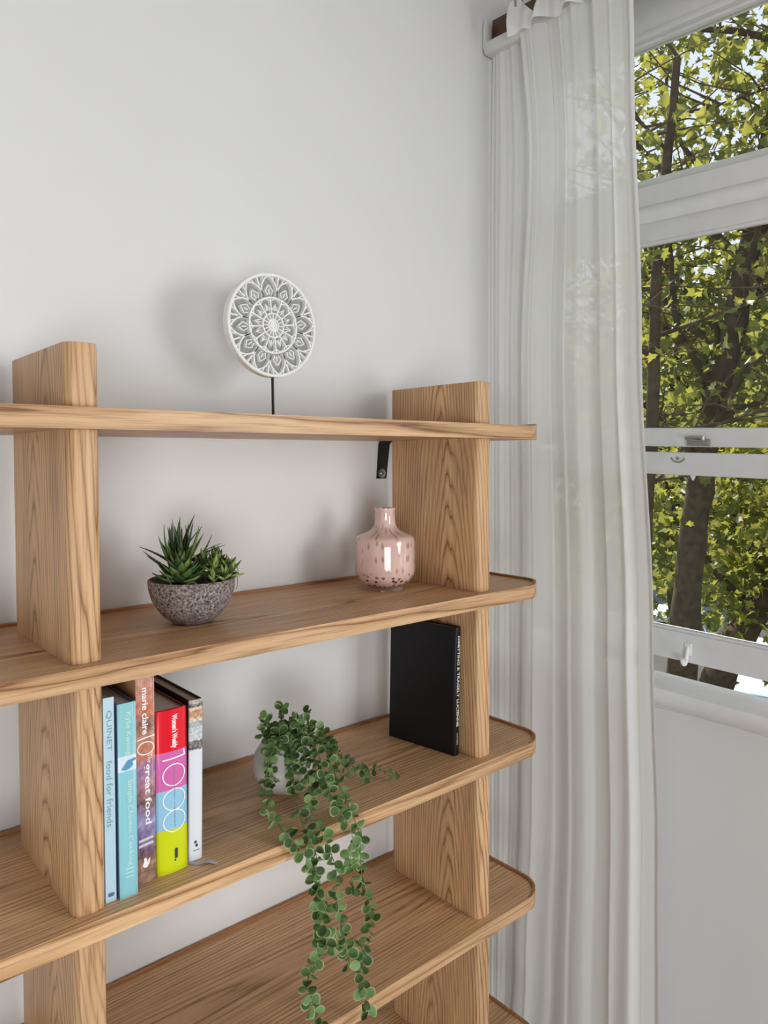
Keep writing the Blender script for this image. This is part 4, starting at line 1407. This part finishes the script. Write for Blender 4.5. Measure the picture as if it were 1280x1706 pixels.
def foliage_mesh(name, P, fr, mat):
    n = len(P)
    X, Y_, Z_ = fr
    V = P[:, None, :] + LV[None, :, 0, None] * X[:, None, :] + LV[None, :, 1, None] * Y_[:, None, :] + LV[None, :, 2, None] * Z_[:, None, :]
    me = bpy.data.meshes.new(name)
    me.vertices.add(n * 12)
    me.vertices.foreach_set('co', V.reshape(-1).astype(np.float32))
    base = np.array(LF).reshape(-1)
    loops = (np.arange(n)[:, None] * 12 + base[None, :]).reshape(-1)
    me.loops.add(n * 14)
    me.loops.foreach_set('vertex_index', loops.astype(np.int32))
    me.polygons.add(n * 2)
    me.polygons.foreach_set('loop_start', np.arange(0, n * 14, 7, dtype=np.int32))
    me.polygons.foreach_set('loop_total', np.full(n * 2, 7, np.int32))
    me.update(calc_edges=True)
    me.validate()
    me.materials.append(mat)
    return me
CAMP = np.array((-0.332, -1.387, 0.923))

def tree(label, trunk, r0, limbs, rng_seed, leaf_n, leaf_size, mat, single=0, spread=0.38, twig=True, crown_pts=None, tname='tree', near_keep=1.0):
    rng = np.random.default_rng(rng_seed)
    base = Vector(trunk[0])
    root = empty(tname, base)
    tag(root, label, 'tree', 'trees outside the window')
    tp_ = smooth_path(trunk, 6)
    bm = bmesh.new()
    m = len(tp_)
    tube(bm, [p - base for p in tp_], [r0 * (1.25 - 0.85 * i / m) * (1 + 0.06 * math.sin(i * 1.7)) for i in range(m)], 14)
    for v in bm.verts: v.co += v.normal * 0 + Vector((mnoise.noise(v.co * 3), mnoise.noise(v.co * 3 + Vector((9, 9, 9))), 0)) * r0 * 0.22
    obj('trunk', bm, M_bark, root, smooth=60)
    ends = []
    twigs = bmesh.new()
    for L in limbs:
        f, dirv, ln = L
        p0 = tp_[int(f * (m - 1))]
        dv = Vector(dirv).normalized()
        pts = [p0]
        cur_ = p0.copy()
        ns = 5
        for k in range(ns):
            dv = (dv + Vector(rng.normal(size=3) * 0.20) + Vector((0, 0, 0.05))).normalized()
            cur_ = cur_ + dv * ln / ns
            pts.append(cur_.copy())
        pp = smooth_path(pts, 4)
        bm = bmesh.new()
        rb = r0 * 0.42 * (1 - 0.5 * f)
        tube(bm, [p - base for p in pp], [rb * (1 - 0.8 * i / len(pp)) for i in range(len(pp))], 8)
        obj('branch', bm, M_bark, root, smooth=60)
        for k in range(2, len(pp)):
            ends.append(pp[k])
            if twig and rng.random() < 0.5:
                td = Vector(rng.normal(size=3)); td.z = abs(td.z) * 0.4; td.normalize()
                q_ = [pp[k], pp[k] + td * rng.uniform(.2, .4), pp[k] + td * rng.uniform(.5, .9) + Vector(rng.normal(size=3) * 0.1)]
                tube(twigs, [p - base for p in q_], [0.010, 0.006, 0.003], 5, cap=False)
                ends.append(q_[1]); ends.append(q_[2])
    if twig:
        o = obj('twigs', twigs, M_twig, root, smooth=60)
        o['kind'] = 'stuff'
    else:
        twigs.free()
    E = np.array([tuple(e) for e in ends])
    if crown_pts is not None:
        E = np.concatenate([E, crown_pts(rng)])
    P = E[rng.integers(len(E), size=leaf_n)] + rng.normal(size=(leaf_n, 3)) * spread
    P = P[P[:, 0] > 2.0]
    if near_keep < 1:
        tx = np.interp(P[:, 2], [p[2] for p in trunk], [p[0] for p in trunk])
        P = P[(P[:, 0] > tx - 0.1) | (rng.random(len(P)) < near_keep)]
    fr = leaf_frames(rng, P, leaf_size)
    if single:
        rel = P - CAMP
        az = np.degrees(np.arctan2(rel[:, 0], rel[:, 1]))
        el = rel[:, 2] / np.linalg.norm(rel[:, :2], axis=1)
        inv = (az > 59.5) & (az < 68.5) & (el > -0.26) & (el < 0.68)
        idx = np.where(inv)[0]
        idx = idx[np.argsort(np.linalg.norm(rel[idx], axis=1))][:single]
        sm = bpy.data.meshes.new('leaf')
        sm.from_pydata([tuple(v) for v in LV], [], LF)
        sm.materials.append(M_tree_leaf_part)
        B = np.array(base)
        for i in idx:
            Mx = Matrix(((*[fr[k][i][0] for k in range(3)], P[i][0] - B[0]), (*[fr[k][i][1] for k in range(3)], P[i][1] - B[1]),
                         (*[fr[k][i][2] for k in range(3)], P[i][2] - B[2]), (0, 0, 0, 1)))
            o = bpy.data.objects.new('leaf', sm)
            o.matrix_local = Mx
            link(o, root)
        keep = np.ones(len(P), bool); keep[idx] = False
        P = P[keep]; fr = tuple(a[keep] for a in fr)
    me = foliage_mesh('foliage', P - np.array(base), fr, mat)
    o = bpy.data.objects.new('foliage', me)
    o['kind'] = 'stuff'
    link(o, root)
    return root

def crown(c, r, n):
    def f(rng):
        v = rng.normal(size=(n, 3)); v /= np.linalg.norm(v, axis=1, keepdims=True)
        v *= rng.uniform(0.15, 1.0, size=(n, 1)) ** 0.5
        return np.array(c) + v * np.array(r)
    return f
rl = random.Random(3)
def limbs(n, f0, f1, l0, l1, upz):
    out = []
    for i in range(n):
        a = i * 2.4 + rl.uniform(-.4, .4)
        out.append((f0 + (f1 - f0) * i / max(1, n - 1), (math.cos(a), math.sin(a), upz + rl.uniform(-.2, .3)), rl.uniform(l0, l1)))
    return out
# main tree: trunk rises from centre bottom of the lower pane to the right of the upper sash
tree('leafy tree with the thick leaning trunk in the middle of the window', [(7.35, 2.65, GZ), (7.20, 2.50, -3.0), (7.07, 2.37, -0.9), (6.98, 2.20, 0.4), (6.90, 2.03, 1.3), (6.83, 1.80, 2.1), (6.77, 1.58, 3.1), (6.7, 1.3, 4.6), (6.6, 1.2, 6.5)],
     0.145, limbs(18, 0.42, 0.98, 1.6, 3.0, 0.45) + [(0.58, (-0.1, 0.75, 0.75), 2.4), (0.62, (-0.2, 0.85, 0.6), 2.2), (0.52, (0.2, -0.8, 0.25), 1.6), (0.66, (0.0, -0.9, 0.6), 1.6)],
     21, 12000, 0.115, M_tree_leaf, single=300, near_keep=0.22, crown_pts=crown((6.8, 1.5, 5.3), (2.2, 2.4, 2.2), 260))
# slanting tree at the right
tree('tree with the slanting trunk at the lower right of the window', [(9.0, 3.6, GZ), (9.1, 3.3, -3.6), (9.25, 3.02, -2.0), (9.55, 2.72, -1.2), (9.9, 2.3, -0.3), (10.2, 1.9, 1.2), (10.3, 1.5, 3.4)],
     0.21, limbs(12, 0.5, 1.0, 1.8, 3.2, 0.5), 33, 7000, 0.14, M_tree_leaf, tname='tree.001')
# slender tree close to the curtain edge
tree('slender tree rising close behind the curtain edge', [(5.2, 1.75, GZ), (5.1, 1.70, -2.0), (5.0, 1.66, 0.0), (4.95, 1.56, 1.3), (4.9, 1.50, 2.4), (4.8, 1.3, 3.8)],
     0.065, limbs(12, 0.5, 1.0, 0.9, 1.7, 0.3), 44, 520, 0.10, M_tree_leaf, spread=0.3, tname='tree.002')
# a row further off closes the view
for i, (x, y, h, lab) in enumerate(((13.5, 5.8, 5.5, 'dense tree in the back row, seen left of the main trunk'), (15.0, 8.2, 6.0, 'dense tree in the back row hidden mostly by the curtain'),
                                    (13.8, 3.6, 5.8, 'dense tree in the back row, seen right of the main trunk'), (38.0, 15.5, 5.0, 'far bushy tree across the street, behind the dark grey car'), (37.0, 20.5, 5.0, 'far bushy tree across the street, behind the white car'))):
    far = x > 30
    tree(lab, [(x, y, GZ), (x + 0.1, y, -3.0), (x, y + 0.1, 0.0), (x - 0.1, y, 2.0), (x, y, 3.4)], 0.16, limbs(10, 0.45, 1.0, 1.4, 2.4, 0.5), 60 + i, 5000 if not far else 5000, 0.17 if not far else 0.36,
         M_far_leaf, spread=0.45, twig=False, crown_pts=crown((x, y, 0.3 if not far else -1.5), (2.2, 2.2, 3.4) if not far else (3.6, 3.6, 4.0), 160), tname='tree.%03d' % (3 + i))
